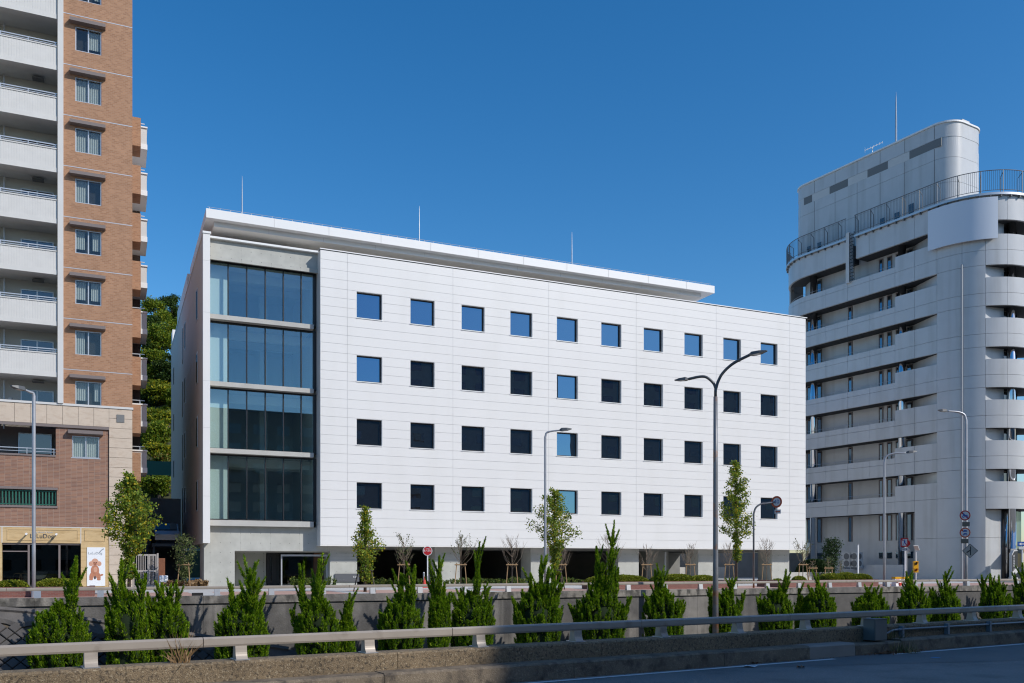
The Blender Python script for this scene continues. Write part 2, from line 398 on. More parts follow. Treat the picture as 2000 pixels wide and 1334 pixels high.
M['juniper'] = leaf_mat('juniper_leaf', (.030,.095,.003), (.23,.40,.010), (.40,.52,.028), .40, .86)
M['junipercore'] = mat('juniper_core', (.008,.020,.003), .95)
M['ginkgo'] = leaf_mat('ginkgo_leaf', (.10,.19,.022), (.29,.37,.05), (.55,.44,.03), .45, .90)
M['hedge'] = leaf_mat('hedge_leaf', (.10,.15,.010), (.26,.29,.022), (.36,.34,.035), .3)
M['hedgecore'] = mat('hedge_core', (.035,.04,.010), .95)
M['shrub'] = leaf_mat('shrub_leaf', (.045,.095,.018), (.13,.19,.035), (.24,.25,.05), .35)
M['olive'] = leaf_mat('evergreen_leaf', (.05,.085,.025), (.14,.17,.055), (.22,.23,.09), .3)
M['darkleaf'] = leaf_mat('dark_leaf', (.012,.035,.010), (.035,.075,.018), None, .2)
M['drygrass'] = leaf_mat('dry_grass', (.20,.125,.06), (.34,.22,.11), None, .2)
M['weed'] = leaf_mat('weed_leaf', (.05,.08,.02), (.20,.17,.07), (.40,.30,.15), .2)
M['hillgreen'] = leaf_mat('hill_green', (.05,.11,.008), (.19,.26,.018), (.32,.31,.025), .35)
M['hillyellow'] = leaf_mat('hill_yellow', (.07,.13,.010), (.26,.28,.014), (.42,.34,.014), .35)
M['hilldark'] = leaf_mat('hill_dark', (.012,.035,.007), (.06,.10,.012), None, .25)
M['hillrust'] = leaf_mat('hill_rust', (.05,.10,.010), (.16,.18,.025), (.30,.14,.03), .3)
M['hillsoil'] = mat('hill_soil', (.045,.05,.02), .95, var=.3, bump=.6)
M['paper'] = mat('paper', (.75,.73,.72), .8)
M['deadleaf'] = mat('dead_leaf', (.22,.10,.045), .8)
M['bluepaint'] = mat('blue_spray', (.02,.22,.45), .7)
M['opp_a'] = mat('opposite_wall_brown', (.25,.21,.18), .8, var=.1)
M['opp_b'] = mat('opposite_wall_grey', (.33,.295,.255), .8, var=.1)
M['poodle'] = mat('print_apricot', (.46,.19,.11), .6, var=.16, vscale=9)
M['poodlelight'] = mat('print_apricot_light', (.58,.31,.21), .6, var=.12, vscale=9)
M['poodledark'] = mat('print_dark', (.06,.03,.025), .6)
M['printgrey'] = mat('print_grey', (.30,.33,.36), .6)
M['poster'] = mat('poster_white', (.78,.80,.82), .4)
M['shopletter'] = mat('shop_letter', (.06,.065,.075), .5)
M['teal'] = mat('teal_card', (.03,.24,.34), .6)
M['beigewood'] = mat('chair_wood', (.30,.19,.10), .6)

def text_mesh(s, size, mt, extrude=.004, align='CENTER'):
    c = bpy.data.curves.new('lettering', 'FONT'); c.body = s; c.size = size; c.extrude = extrude; c.align_x = align; c.align_y = 'CENTER'; c.resolution_u = 3
    o = bpy.data.objects.new('lettering', c)
    COL.objects.link(o)
    me = bpy.data.meshes.new_from_object(o.evaluated_get(bpy.context.evaluated_depsgraph_get()))
    bpy.data.objects.remove(o); bpy.data.curves.remove(c)
    me.name = 'lettering'; me.materials.clear(); me.materials.append(mt)
    for p in me.polygons: p.material_index = 0
    return me
def text_part(s, size, mt, par, loc, name='lettering', sx=1, rotz=0, align='CENTER'):      # upright, readable from -y
    return piece(name, text_mesh(s, size, mt, align=align), par, loc, (sx, 1, 1), (math.pi/2, 0, rotz))
# ================================================================ THE SETTING
ZP = 0.65                         # level of the far street and its pavement
ZT = -2.45                        # bottom of the planted cutting
def quadS(fr, pts):               # polygon of (u,d) -> mesh builder in frame coordinates
    return pts
base = MB().add([(-1500,-1500,ZT),(1500,-1500,ZT),(1500,2500,ZT),(-1500,2500,ZT)], [(0,1,2,3)])
tag(solid(Fr(0), 'ground', None, None, base, M['ground']), kind='structure')
# near road: one slab from behind the camera up to the kerb
solid(N, 'road', None, None, MB().box(-90, 130, -14, 13.3, ZT+.02, 0.0), M['asphalt'], kind='structure')
rp = MB()
rp.add([(11.6,13.1,.004),(17.2,11.2,.004),(40,3.0,.004),(60,3.0,.004),(60,13.1,.004)], [(0,1,2,3,4)])
solid(N, 'road_repair_patch', None, None, rp, M['asphalt2'], kind='structure')
ln = MB()
for a, b in ((-40, 15.62), (17.55, 90)):
    k = max(2, int((b-a)/1.0))
    for i in range(k):
        p, q = a+(b-a)*i/k, a+(b-a)*(i+1)/k
        ln.add([(p,12.80,.008),(q,12.80,.008),(q,12.93,.008),(p,12.93,.008)], [(0,1,2,3)])
solid(N, 'road_edge_line', None, None, ln, M['roadpaint'], kind='structure')
solid(N, 'near_ground', None, None, MB().box(-90, 130, -60, -14.01, ZT+.02, 0.12), M['ground'], kind='structure')
# far terrace: pavement, then paler forecourt, then the plots of the buildings
solid(S, 'pavement', None, None, MB().box(-70, 62, 41.12, 47.0, ZT+.02, ZP), M['paver'], kind='structure')
solid(S, 'forecourt', None, None, MB().box(-70, 62, 47.02, 57.0, ZT+.02, ZP-.004), M['palepaver'], kind='structure')
solid(S, 'side_street', None, None, MB().box(62.02, 330, 41.12, 57.0, ZT+.02, ZP-.01), M['asphalt'], kind='structure')
solid(S, 'building_plots', None, None, MB().box(-300, 330, 57.02, 420, ZT+.02, ZP-.02), M['concrete_plain'], kind='structure')
pl = MB()
for u0 in (3.4, 10.2, 17.0, 24.0): pl.add([(u0,41.3,ZP+.004),(u0+1.1,41.3,ZP+.004),(u0+1.1,46.8,ZP+.004),(u0,46.8,ZP+.004)], [(0,1,2,3)])
solid(S, 'crossing_strip', None, None, pl, M['palepaver'], kind='structure')
# wooded hill behind the gap between the flats and the office
random.seed(5)
hv, hf = [], []
nx, ny = 24, 14
for j in range(ny):
    for i in range(nx):
        u = -45 + i * 4.0; d = 98 + j * 7
        z = ZP + 46 * (1 - math.exp(-max(0, d-100) / 42)) + random.uniform(-.7, .7)
        hv.append((u, d, z - (0 if j else 3)))
for j in range(ny-1):
    for i in range(nx-1):
        k = j*nx+i; hf.append((k, k+1, k+nx+1, k+nx))
solid(S, 'hillside', None, None, MB().add(hv, hf), M['hillsoil'], kind='structure', smooth=True)

# ================================================================ WHITE OFFICE
A0 = 5.0
WB = thingF(S, 'office_building', 'new white panelled office block with square windows, glazed left bay and thin floating roof', 'building', 28, 57, ZP)
PF = 56.6                          # plane of the white panels
ZB, ROW, NR = 3.24, .581, 32       # underside of the panels, row height, rows
ZTOP = ZB + ROW*NR
U0, U1 = 12.0, 51.1
JT = [U0, 13.72, 20.87, 28.02, 35.17, 42.32, 49.47, U1]
WX = [14.31 + 3.583*k for k in range(10)]; WW = 1.70
cube_panel = unit_cube('wall_panel', M['panel'])
cells = []
for r in range(NR):
    cuts = list(JT)
    inwin = (r % 7) in (4, 5, 6) and r < 28
    spans = []
    for a, b in zip(JT[:-1], JT[1:]):
        xs = [a]
        if inwin:
            for w in WX:
                if a < w < b: xs += [w, w + WW]
        xs.append(b)
        for i in range(0, len(xs), 2): spans.append((xs[i], xs[i+1]))
    for a, b in spans: cells.append((a, b, r))
GAP = .008
seal = MB(); rest = MB()
def shown(c): return (c[1]-c[0]) * (1.0 / (1 + c[0]/60)) * (0.55 if c[1]-c[0] < 1.2 else 1)
order = sorted(cells, key=shown, reverse=True)
random.seed(2)
for k, (a, b, r) in enumerate(order):
    z0, z1 = ZB + r*ROW, ZB + (r+1)*ROW
    seal.box(a, b, PF+.008, PF+.075, z0, z1)
    dy = random.uniform(-.0015, .0015)
    ta, tb = (a, b)
    if k < 296:
        piece('wall_panel', cube_panel, WB, ((a+b)/2, PF+.0+dy, (z0+z1)/2), (b-a-2*GAP, .012, z1-z0-2*GAP),
              (random.uniform(-.0006,.0006), 0, random.uniform(-.0004,.0004)))
    else:
        rest.box(a+GAP, b-GAP, PF-.006+dy, PF+.006+dy, z0+GAP, z1-GAP)
part('wall_panels', rest, M['panel'], WB, kind='stuff')
part('joint_sealant', seal, M['joint'], WB, kind='stuff')
part('wall', MB().box(U0+.02, U1-.02, PF+.58, 88, ZB+.02, 20.9).box(U0+.02, U1-.02, PF+.58, PF+.75, 20.9, ZTOP-.02), M['panel'], WB)
part('return_wall', MB().box(U0, U0+.02, PF+.0, 57.95, ZB, ZTOP).box(U1-.02, U1, PF, 88, ZB, ZTOP), M['panel'], WB)
part('underside', MB().box(U0, U1, PF, 59.2, ZB-.05, ZB), M['soffit'], WB)
part('coping', MB().box(U0-.03, U1+.12, PF-.06, PF+.5, ZTOP+.03, ZTOP+.09).box(U0-.03, U1+.12, PF-.03, PF+.4, ZTOP, ZTOP+.03, 1), [M['whitemetal'], M['black']], WB)  # black strip under the cap paints its thin shadow line
# windows: white reveal, dark frame, pane
wr = MB(); wf = MB(); wp = MB()
WH = 3*ROW
for x0,x1,z0,z1 in ((0,.02,0,WH),(WW-.02,WW,0,WH),(.02,WW-.02,WH-.02,WH)): wr.box(x0,x1,.0,.52,z0,z1)
wr.box(-.02, WW+.02, -.05, .52, 0, .05)
F0, F1 = .022, WW-.022
zb, zt = .055, WH-.022
for q in ((F0,F0+.055,zb,zt),(F1-.10,F1,zb,zt),(F0+.055,F1-.10,zb,zb+.075),(F0+.055,F1-.10,zt-.075,zt)): wf.box(q[0],q[1],.22,.30,q[2],q[3])
wp.box(F0+.055, F1-.10, .245, .26, zb+.075, zt-.075)
win_me, fr_me, pane_me = mesh('window', wr, M['whitemetal']), mesh('window_frame', wf, M['frame']), mesh('window_pane', wp, M['winglass'])
for fl in range(4):
    for x in WX:
        w = piece('window', win_me, WB, (x, PF, ZB + (fl*7+4)*ROW))
        w.rotation_euler = (0,0,0)
        piece('window_frame', fr_me, w, (0,0,0)); piece('window_pane', pane_me, w, (0,0,0), rot=(random.uniform(-.002,.002),0,random.uniform(-.003,.003)))
# left fin and side wall
part('fin', MB().box(A0-.004, 5.4, PF, PF+.35, 3.3, 21.83), M['panel'], WB)
part('side_wall', MB().box(A0, 5.4, PF+.352, 88, 3.3, 21.83), M['taupe'], WB)
fj = MB()
for z in (6.1, 10.2, 13.0, 17.1, 20.2): fj.box(A0-.004, 5.404, PF-.004, PF+.0, z, z+.025)
part('fin_joint', fj, M['joint'], WB, kind='stuff')
sj = MB()
for z in (7.3, 11.4, 15.5, 19.6): sj.box(A0-.004, A0, PF+.5, 87.8, z, z+.03)
part('side_joint', sj, M['joint'], WB, kind='stuff')
part('fin_cap', MB().box(A0-.03, 5.45, PF-.05, 88, 21.83, 21.95), M['whitemetal'], WB)
swr, swg = MB(), MB()
swr.box(-.02,.0,0,.9,0,2.0); swg.box(-.035,-.02,.08,.40,.1,1.9).box(-.035,-.02,.48,.82,.1,1.9)
sw1, sw1g = mesh('side_window', swr, M['alu']), mesh('window_pane', swg, M['aptglass'])
for fl in range(4):
    for d, dz, sc in ((60.3, .5, 1), (70.4, .9, 1.0), (72.8, .1, 1.5), (83.5, .6, .8)):
        w = piece('side_window', sw1, WB, (A0, d, 4.9+4.07*fl+dz), (1, .6 if sc == 1.5 else 1, sc)); piece('window_pane', sw1g, w, (0,0,0))
# glazed bay
GD = 57.8
SLZ = [4.38 + 4.07*k for k in range(5)]
for k in range(1, 4):
    part('floor_ledge', MB().box(5.4, 11.72, 57.25, 66, SLZ[k]+.36, SLZ[k]+.64), M['concrete_plain'], WB)
part('floor_ledge', MB().box(5.4, 11.72, 57.25, 66, 4.38, 4.73), M['concrete_plain'], WB)
part('lintel', MB().box(5.4, 12.0, 57.45, 58.1, 20.72, 21.82).box(5.4, 12.0, 57.3, 57.45, 20.55, 20.80), M['concrete'], WB)
part('lintel_cap', MB().box(5.4, 12.0, 57.2, 58.1, 21.82, 21.94), M['whitemetal'], WB)
GZ = [(4.74, SLZ[1]+.36), (SLZ[1]+.64, SLZ[2]+.36), (SLZ[2]+.64, SLZ[3]+.36), (SLZ[3]+.64, 20.66)]
MX = [5.41, 6.565, 7.68, 8.80, 9.915, 11.03, 11.98]
for z0, z1 in GZ:
    f = part('curtain_wall', MB().box(5.40, 12.0, GD-.05, GD+.12, z0, z0+.08), M['frame'], WB)
    part('head_rail', MB().box(5.40, 12.0, GD-.05, GD+.12, z1-.10, z1), M['frame'], f)
    mm = MB(); mm.box(0-.035, .035, GD-.08, GD+.10, z0+.08, z1-.10)
    for x in MX[1:-1]: part('mullion', MB().box(x-.03, x+.03, GD-.10, GD+.12, z0+.08, z1-.10), M['frame'], f)
    part('mullion', MB().box(11.80, 12.0, GD-.06, GD+.12, z0+.08, z1-.10), M['frame'], f)
    for a, b in zip(MX[:-1], MX[1:]):
        b2 = min(b-.03, 11.80)
        part('glass_pane', MB().box(a+.03 if a > 5.5 else a, b2, GD+.0, GD+.02, z0+.08, z1-.10), M['curtain'], f)
    # room behind: back wall, left wall with its column, ceiling beams
    part('room_wall', MB().box(5.41, 12.0, 66.0, 66.2, z0, z1).box(5.4, 5.42, GD+.2, 66, z0, z1).box(12.0, 12.02, GD+.2, 66, z0, z1), M['interior'], WB)
    part('ceiling_beam', MB().box(5.43, 11.99, 59.6, 60.0, z1-.55, z1-.02).box(5.43, 11.99, 62.3, 62.7, z1-.45, z1-.02), M['interior'], WB)
    part('room_column', MB().box(5.6, 6.2, 60.9, 61.5, z0+.02, z1-.05).box(9.2, 9.7, 62.8, 63.3, z0+.02, z1-.05), M['interior'], WB)
    part('stair_wall', MB().box(5.43, 6.60, GD+.45, GD+.6, z0, z1-.02), M['interior'], WB)
    part('room_floor', MB().box(5.42, 12.0, GD+.15, 66, z0-.02, z0+.01), M['interiorfloor'], WB)
part('room_ceiling', MB().box(5.42, 12.0, GD+.30, 66.19, 20.66, 20.9), M['interior'], WB)
part('bay_wall', MB().box(5.4, 12.0, 66.2, 88, 3.3, 20.9), M['panel'], WB)
# floating roof
part('roof', MB().box(5.2, 42.4, 56.9, 69.0, 22.90, 23.45), M['whitemetal'], WB)
part('roof_soffit', MB().box(5.7, 41.5, 57.4, 68.5, 22.62, 22.90), M['panel'], WB)
part('soffit_board', MB().box(5.71, 41.49, 57.41, 68.49, 22.605, 22.62), M['soffit'], WB)
fj = MB()
x = 9.2
while x < 42:
    fj.box(x, x+.03, 56.893, 56.9, 22.91, 23.44); fj.box(x-.25, x-.22, 57.393, 57.4, 22.63, 22.89); x += 3.4
part('fascia_joint', fj, M['joint'], WB, kind='stuff')
part('roof_core', MB().box(8, 39, 62.5, 68, 20.91, 22.6), M['panel'], WB)
ed = MB().tube([(5.3,57.1,23.62),(42.2,57.1,23.62)], .012, 5)
for i in range(60): ed.cyl(5.4+i*.62, 57.1, 23.45, 23.62, .014, 4)
part('edge_conductor', ed, M['alu'], WB, kind='stuff')
for px in (473, 819, 1117):
    u = S.u(px, 58.2)
    part('lightning_rod', MB().tube([(u,58.2,23.45),(u,58.2,24.9),(u,58.2,26.0),(u,58.2,26.3)], [.034,.030,.016,.006], 8).cyl(u,58.2,23.45,23.6,.12,8), M['steel'], WB)
# things on the rear roof edge
part('roof_parapet', MB().box(5.02, 5.3, 69.1, 80, 21.95, 23.1), M['panel'], WB)
part('roof_hood', MB().box(5.02, 5.5, 86.5, 88, 21.95, 23.2), M['panel'], WB)
# ground floor
part('concrete_wall', MB().box(5.4, 13.0, 57.7, 58.05, 2.86, 4.38), M['concrete'], WB)
part('pier', MB().box(5.15, 6.95, 57.7, 60.4, ZP-.02, 2.86).box(5.15, 5.4, 57.7, 60.4, 2.86, 3.3), M['concrete'], WB)
part('porch_wall', MB().box(6.95, 9.25, 60.4, 60.7, ZP-.02, 2.86), M['concrete'], WB)
part('porch_ceiling', MB().box(6.95, 12.85, 58.05, 66, 2.8, 2.86), M['concrete_plain'], WB)
dr = part('door', MB().box(9.3, 10.1, 60.45, 60.55, ZP-.02, 2.8), M['black'], WB); part('door_pane', MB().box(9.5, 9.62, 60.43, 60.45, .9, 2.5), M['aptglass'], dr)
ent = MB()
for q in ((9.85,9.93,ZP,2.66),(12.72,12.85,ZP,2.66),(9.93,12.72,2.54,2.66)): ent.box(q[0], q[1], 58.25, 58.37, q[2], q[3])
ef = part('entrance_frame', ent, M['alu'], WB)
for a, b in ((9.93, 11.2), (11.2, 12.72)): part('glass_pane', MB().box(a, b-.02, 58.30, 58.315, ZP, 2.54), M['clear'], ef)
part('glass_side', MB().box(9.87, 9.89, 58.4, 60.4, ZP, 2.66), M['clear'], ef)
part('lobby_wall', MB().box(12.25, 12.84, 59.6, 60.0, ZP, 2.78), M['woodwall'], WB)
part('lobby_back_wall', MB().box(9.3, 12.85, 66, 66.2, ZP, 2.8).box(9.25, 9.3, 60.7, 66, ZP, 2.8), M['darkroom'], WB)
for k in range(6):
    u = 12.85 + 7.15*k
    part('pier', MB().box(u, u+1.78, 57.7, 59.4, ZP-.02, 2.86), M['concrete'], WB)
    part('pier_head', MB().box(u-.02, u+1.8, 57.68, 59.4, 2.86, ZB-.05), M['concrete_plain'], WB)
    sl_ = MB()
    for z in (2.18, 2.36, 2.54): sl_.box(u+.06, u+1.72, 57.685, 57.70, z, z+.16)
    part('pier_louvre', sl_, M['concrete_plain'], WB)
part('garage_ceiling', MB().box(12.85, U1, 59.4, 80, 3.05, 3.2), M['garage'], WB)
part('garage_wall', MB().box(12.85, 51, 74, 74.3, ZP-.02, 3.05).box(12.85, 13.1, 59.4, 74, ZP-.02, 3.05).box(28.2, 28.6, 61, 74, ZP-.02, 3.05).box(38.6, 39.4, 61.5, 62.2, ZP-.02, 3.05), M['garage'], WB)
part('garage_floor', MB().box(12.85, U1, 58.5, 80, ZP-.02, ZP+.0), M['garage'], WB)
part('downpipe', MB().cyl(39.7, 59.6, ZP, 3.0, .09, 8), M['alu'], WB)
part('rear_parapet', MB().box(38, 58, 76, 76.3, ZP-.02, 1.75), M['concrete_plain'], WB)
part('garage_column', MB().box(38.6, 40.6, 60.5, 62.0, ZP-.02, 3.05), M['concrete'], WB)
# name plate on the first pier
sg = thingF(S, 'name_plate', 'long slate name plate with small lettering on the concrete pier beside the office entrance', 'sign', 14.3, 57.66, .95)
part('plate', MB().box(13.15, 14.75, 57.60, 57.66, .9, 1.42), M['signgrey'], sg)
text_part('εν', .20, M['white'], sg, (14.45, 57.594, 1.22))
text_part('──────', .07, M['alu'], sg, (13.55, 57.594, 1.02))
# fence-like concrete strip with ramp right of the office
rw = MB().box(52.2, 58, 61, 61.3, ZP-.02, 1.35)
solid(S, 'ramp_wall', 'low concrete ramp wall beside the right end of the white office', 'wall', rw, M['concrete_plain'], 55, 61, ZP)

solid(S, 'horizon_screen_wall', 'added dark wall behind the open parking bays of the white office, hiding the bright horizon', 'wall', MB().box(50, 70, 78, 78.3, ZP-.02, 3.3), M['garage'], 60, 78, ZP)  # added to block the bright horizon behind the bays
# ================================================================ BLOCK OF FLATS (left)
AP = thingF(S, 'apartment_block', 'tall orange tiled block of flats with white balconies over a stone and brick base', 'building', -4, 58, ZP)
AF = 57.0
uL, uP0, uP1, uR = -13.5, S.u(113, AF), S.u(124, AF), S.u(258.5, AF)
PIT = 2.89
ZBASE = 11.13                                    # top of the stone band
ZRF = ZBASE + PIT*9.2
wt = [12.5 + PIT*k for k in range(9)]            # window heads
# orange tile wall with a floor joint line
jl = MB()
for k in range(9): jl.box(uP1, uR+.003, AF-.006, AF, wt[k]+.60, wt[k]+.64)
part('floor_joint', jl, M['alu'], AP, kind='stuff')
part('pillar', MB().box(uP0, uP1, AF-.22, AF+2, ZBASE, ZRF), M['render'], AP)
part('recess_wall', MB().box(uL, uP0, AF+1.75, 75, ZBASE-1.2, ZRF), M['offwhite'], AP)
CURT = random.Random(17)
def flat_window(par, u0, u1, z0, z1, d, curtain=True, dark=0):
    m = MB(); t = .05
    for q in ((u0,u0+t,z0,z1),(u1-t,u1,z0,z1),(u0+t,u1-t,z1-t,z1),(u0+t,u1-t,z0,z0+t)): m.box(q[0],q[1],d-.05,d+.06,q[2],q[3])
    um = (u0+u1)/2; m.box(um-.03, um+.03, d-.03, d+.06, z0+t, z1-t)
    m.box(u0-.06, u1+.06, d-.09, d+.0, z0-.05, z0)
    w = part('window', m, M['alu'], par)
    for a, b, o in ((u0+t, um-.03, 0), (um+.03, u1-t, 1)):
        part('window_pane', MB().box(a, b, d-.005+.02*o, d+.005+.02*o, z0+t, z1-t), M['clear'], w)
    part('room_dark_sheet', MB().box(u0+t, u1-t, d+.30, d+.32, z0+t, z1-t), M['darkroom'], w)  # near-black sheet stands in for the unlit room behind the panes
    if curtain:
        cv = MB(); k = 26
        f0 = 0 if dark != 1 else .5; f1 = 1 if dark != 2 else .5
        drop = CURT.choice((0, 0, .0, .25)); part_l = CURT.uniform(.30, .5)*k; part_r = CURT.uniform(.5, .72)*k; split = CURT.random() < .45
        for i in range(int(k*f0), int(k*f1)):
            if split and part_l < i < part_r: continue
            a = u0+t+(u1-u0-2*t)*i/k; b = u0+t+(u1-u0-2*t)*(i+1)/k
            y0, y1 = d+.10+.05*(i % 2), d+.10+.05*((i+1) % 2)
            cv.add([(a,y0,z0+t+drop),(b,y1,z0+t+drop),(b,y1,z1-t),(a,y0,z1-t)], [(0,1,2,3)])
        part('lace_curtain', cv, M['curtainfab'], w)
    return w
uw0, uw1 = S.u(147, AF), S.u(198, AF)
def niche_wall(name, u0, u1, z0, z1, holes, d0, d1, m, par):
    """wall slab with rectangular openings (u0,u1,z0,z1), built as butted strips"""
    mb = MB(); zs = sorted({z0, z1, *[h[2] for h in holes], *[h[3] for h in holes]})
    for a, b in zip(zs[:-1], zs[1:]):
        hs = sorted([h for h in holes if h[2] <= a + 1e-6 and h[3] >= b - 1e-6]); x = u0
        for h in hs:
            if h[0] > x + 1e-6: mb.box(x, h[0], d0, d1, a, b)
            x = h[1]
        if u1 > x + 1e-6: mb.box(x, u1, d0, d1, a, b)
    return part(name, mb, m, par)
holes = [(uw0, uw1, wt[k]-1.38, wt[k]) for k in range(9)]
niche_wall('wall', uP1, uR, ZBASE, ZRF, holes, AF, AF+.5, M['brick_up'], AP)
part('wall_body', MB().box(uP1, uR, AF+.5, 75, ZBASE, ZRF), M['brick_up'], AP)
for k in range(9):
    flat_window(AP, uw0, uw1, wt[k]-1.38, wt[k], AF+.10, True, [0,2,0,0,2,0,0,1,0][k])
    part('awning', MB().prismx([(AF, wt[k]+.09),(AF, wt[k]+.36),(AF-.36, wt[k]+.30),(AF-.36, wt[k]+.12)], uw0-.28, uw1+.22), M['brownmetal'], AP)
# balconies
ptop = 31.3
ub1 = uP0 - .03
for k in range(9):
    zt_ = ptop + PIT*(2-k)
    z1 = zt_; z0 = z1 - 1.30
    if z0 < ZBASE + .3: continue
    b = part('balcony', MB().box(uL, ub1, AF-.10, AF+.02, z0+.10, z1-.06).box(uL, ub1, AF-.13, AF+1.75, z0-.06, z0+.10), M['balcony'], AP)
    part('parapet_cap', MB().box(uL, ub1, AF-.14, AF+.05, z1-.06, z1).box(uL, ub1, AF-.13, AF-.10, z0+.10, z0+.2), M['balcony'], b)
    rb = MB(); x = ub1 - .12
    while x > uL: rb.box(x-.07, x, AF-.107, AF-.10, z0+.2, z1-.06); x -= .13
    part('ribs', rb, M['balcony'], b, kind='stuff')
    rl = MB().box(uL, ub1, AF-.05, AF-.01, z1+.20, z1+.25).box(uL, ub1, AF-.05, AF-.01, z1+.09, z1+.12)
    x = ub1 - .1
    while x > uL: rl.box(x-.02, x+.02, AF-.05, AF-.01, z1, z1+.20); x -= 1.35
    part('handrail', rl, M['alu'], b)
random.seed(3)
rec = AF+1.75
for k in range(8):
    zf = ptop - PIT*(5) + PIT*k - .95 - PIT*2
    if zf < ZBASE - 1.5: continue
    w0, w1 = S.u(40, rec-.1), S.u(105, rec-.1)
    fm = MB()
    for q in ((w0,w0+.06,zf,zf+1.9),(w1-.06,w1,zf,zf+1.9),(w0,w1,zf+1.9,zf+1.96),((w0+w1)/2-.04,(w0+w1)/2+.04,zf,zf+1.9)): fm.box(q[0],q[1],rec-.09,rec-.0,q[2],q[3])
    w = part('balcony_window', fm, M['alu'], AP)
    for a, b_ in ((w0+.06,(w0+w1)/2-.04),((w0+w1)/2+.04,w1-.06)): part('window_pane', MB().box(a,b_,rec-.05,rec-.03,zf,zf+1.9), M['aptglass'], w)
    part('downpipe', MB().cyl(S.u(8, rec-.3), rec-.3, zf-.4, zf+2.4, .05, 8), M['alu'], AP)
    part('wall_lamp', MB().tube([(S.u(20,rec), rec, zf+1.35),(S.u(20,rec), rec-.12, zf+1.35)], [.13,.10], 12), M['render'], AP)
    if k % 2 == 0: part('ceiling_vent', MB().box(S.u(75,rec-.5)-.3, S.u(75,rec-.5)+.3, rec-.9, rec-.4, zf+2.32, zf+2.36), M['louvre'], AP)
# stone band and stone pier, slab by slab
slab = unit_cube('stone_slab', M['stone'])
part('stone_backing', MB().box(uL, uR, AF-.03, AF+.3, 9.94, ZBASE-.1).box(S.u(213, AF), uR, AF-.03, AF+.3, ZP, 9.94), M['stonejoint'], AP)
x1 = S.u(213, AF); step = .80; x = x1
while x > uL:
    a = max(uL, x-step); piece('stone_slab', slab, AP, ((a+x)/2, AF-.06, (9.95+ZBASE-.1)/2), (x-a-.016, .06, ZBASE-.1-9.95)); x -= step
z = ZBASE-.1
while z > ZP+.05:
    a = max(ZP, z-.565); piece('stone_slab', slab, AP, ((x1+uR)/2, AF-.06, (a+z)/2), (uR-x1-.012, .06, z-a-.018)); z -= .565
part('stone_cap', MB().box(uL, uR+.05, AF-.14, AF+.3, ZBASE-.1, ZBASE+.02), M['render'], AP)
part('wall_vent', MB().box(S.u(228, AF), S.u(243, AF), AF-.12, AF-.085, 10.25, 10.70), M['louvre'], AP)
part('drip_bar', MB().box(uL, x1, AF-.10, AF-.03, 9.78, 9.94), M['brownmetal'], AP)
# brown brick zone with balcony opening and louvre opening
ubo = S.u(109, AF); ulo = S.u(111, AF)
hz = [(uL, ubo, 8.20, 9.78), (uL, ulo, 5.32, 6.22), (S.u(141, AF), S.u(194, AF), 8.12, 9.36)]
niche_wall('brick_wall', uL, x1-.02, 4.13, 9.78, hz, AF, AF+.4, M['brick_low'], AP)
part('recess_wall', MB().box(uL, ubo, AF+1.6, AF+1.7, 7.9, 9.9).box(uL, x1, AF+.45, AF+.5, 4.13, 7.9), M['brownwall'], AP)
part('wall_body', MB().box(uL, uR-.05, AF+1.75, 75, 4.1, ZBASE), M['brownwall'], AP)
part('opening_sill', MB().box(uL, ubo, AF-.05, AF+.4, 8.10, 8.20).box(uL, ulo+.05, AF-.06, AF+.1, 6.22, 6.36).box(uL, ulo+.05, AF-.06, AF+.1, 5.20, 5.32), M['brownmetal'], AP)
rl = MB().box(uL, ubo, AF+.1, AF+.14, 8.52, 8.57).box(uL, ubo, AF+.1, AF+.14, 8.36, 8.39)
x = ubo-.1
while x > uL: rl.box(x-.02, x+.02, AF+.1, AF+.14, 8.2, 8.52); x -= 1.35
part('handrail', rl, M['alu'], AP)
flat_window(AP, S.u(141, AF), S.u(194, AF), 8.12, 9.36, AF+.08, True, 0)
part('awning', MB().prismx([(AF, 9.43),(AF, 9.70),(AF-.36, 9.64),(AF-.36, 9.46)], S.u(141, AF)-.2, S.u(194, AF)+.2), M['brownmetal'], AP)
w0, w1 = S.u(36, AF+1.6), S.u(101, AF+1.6)
fm = MB()
for q in ((w0,w0+.06,8.0,9.5),(w1-.06,w1,8.0,9.5),(w0,w1,9.5,9.56),((w0+w1)/2-.04,(w0+w1)/2+.04,8.0,9.5)): fm.box(q[0],q[1],AF+1.5,AF+1.58,q[2],q[3])
w = part('balcony_window', fm, M['alu'], AP)
part('window_pane', MB().box(w0+.06,w1-.06,AF+1.53,AF+1.55,8.0,9.5), M['aptglass'], w)
lv = MB().box(uL, ulo, AF+.10, AF+.14, 5.36, 5.42).box(uL, ulo, AF+.10, AF+.14, 6.12, 6.18)
lvp = part('louvre_frame', lv, M['green'], AP)
slat = unit_cube('louvre_slat', M['green']); x = ulo-.06
while x > S.u(-6, AF): piece('louvre_slat', slat, lvp, (x, AF+.12, 5.77), (.07, .05, .70)); x -= .165
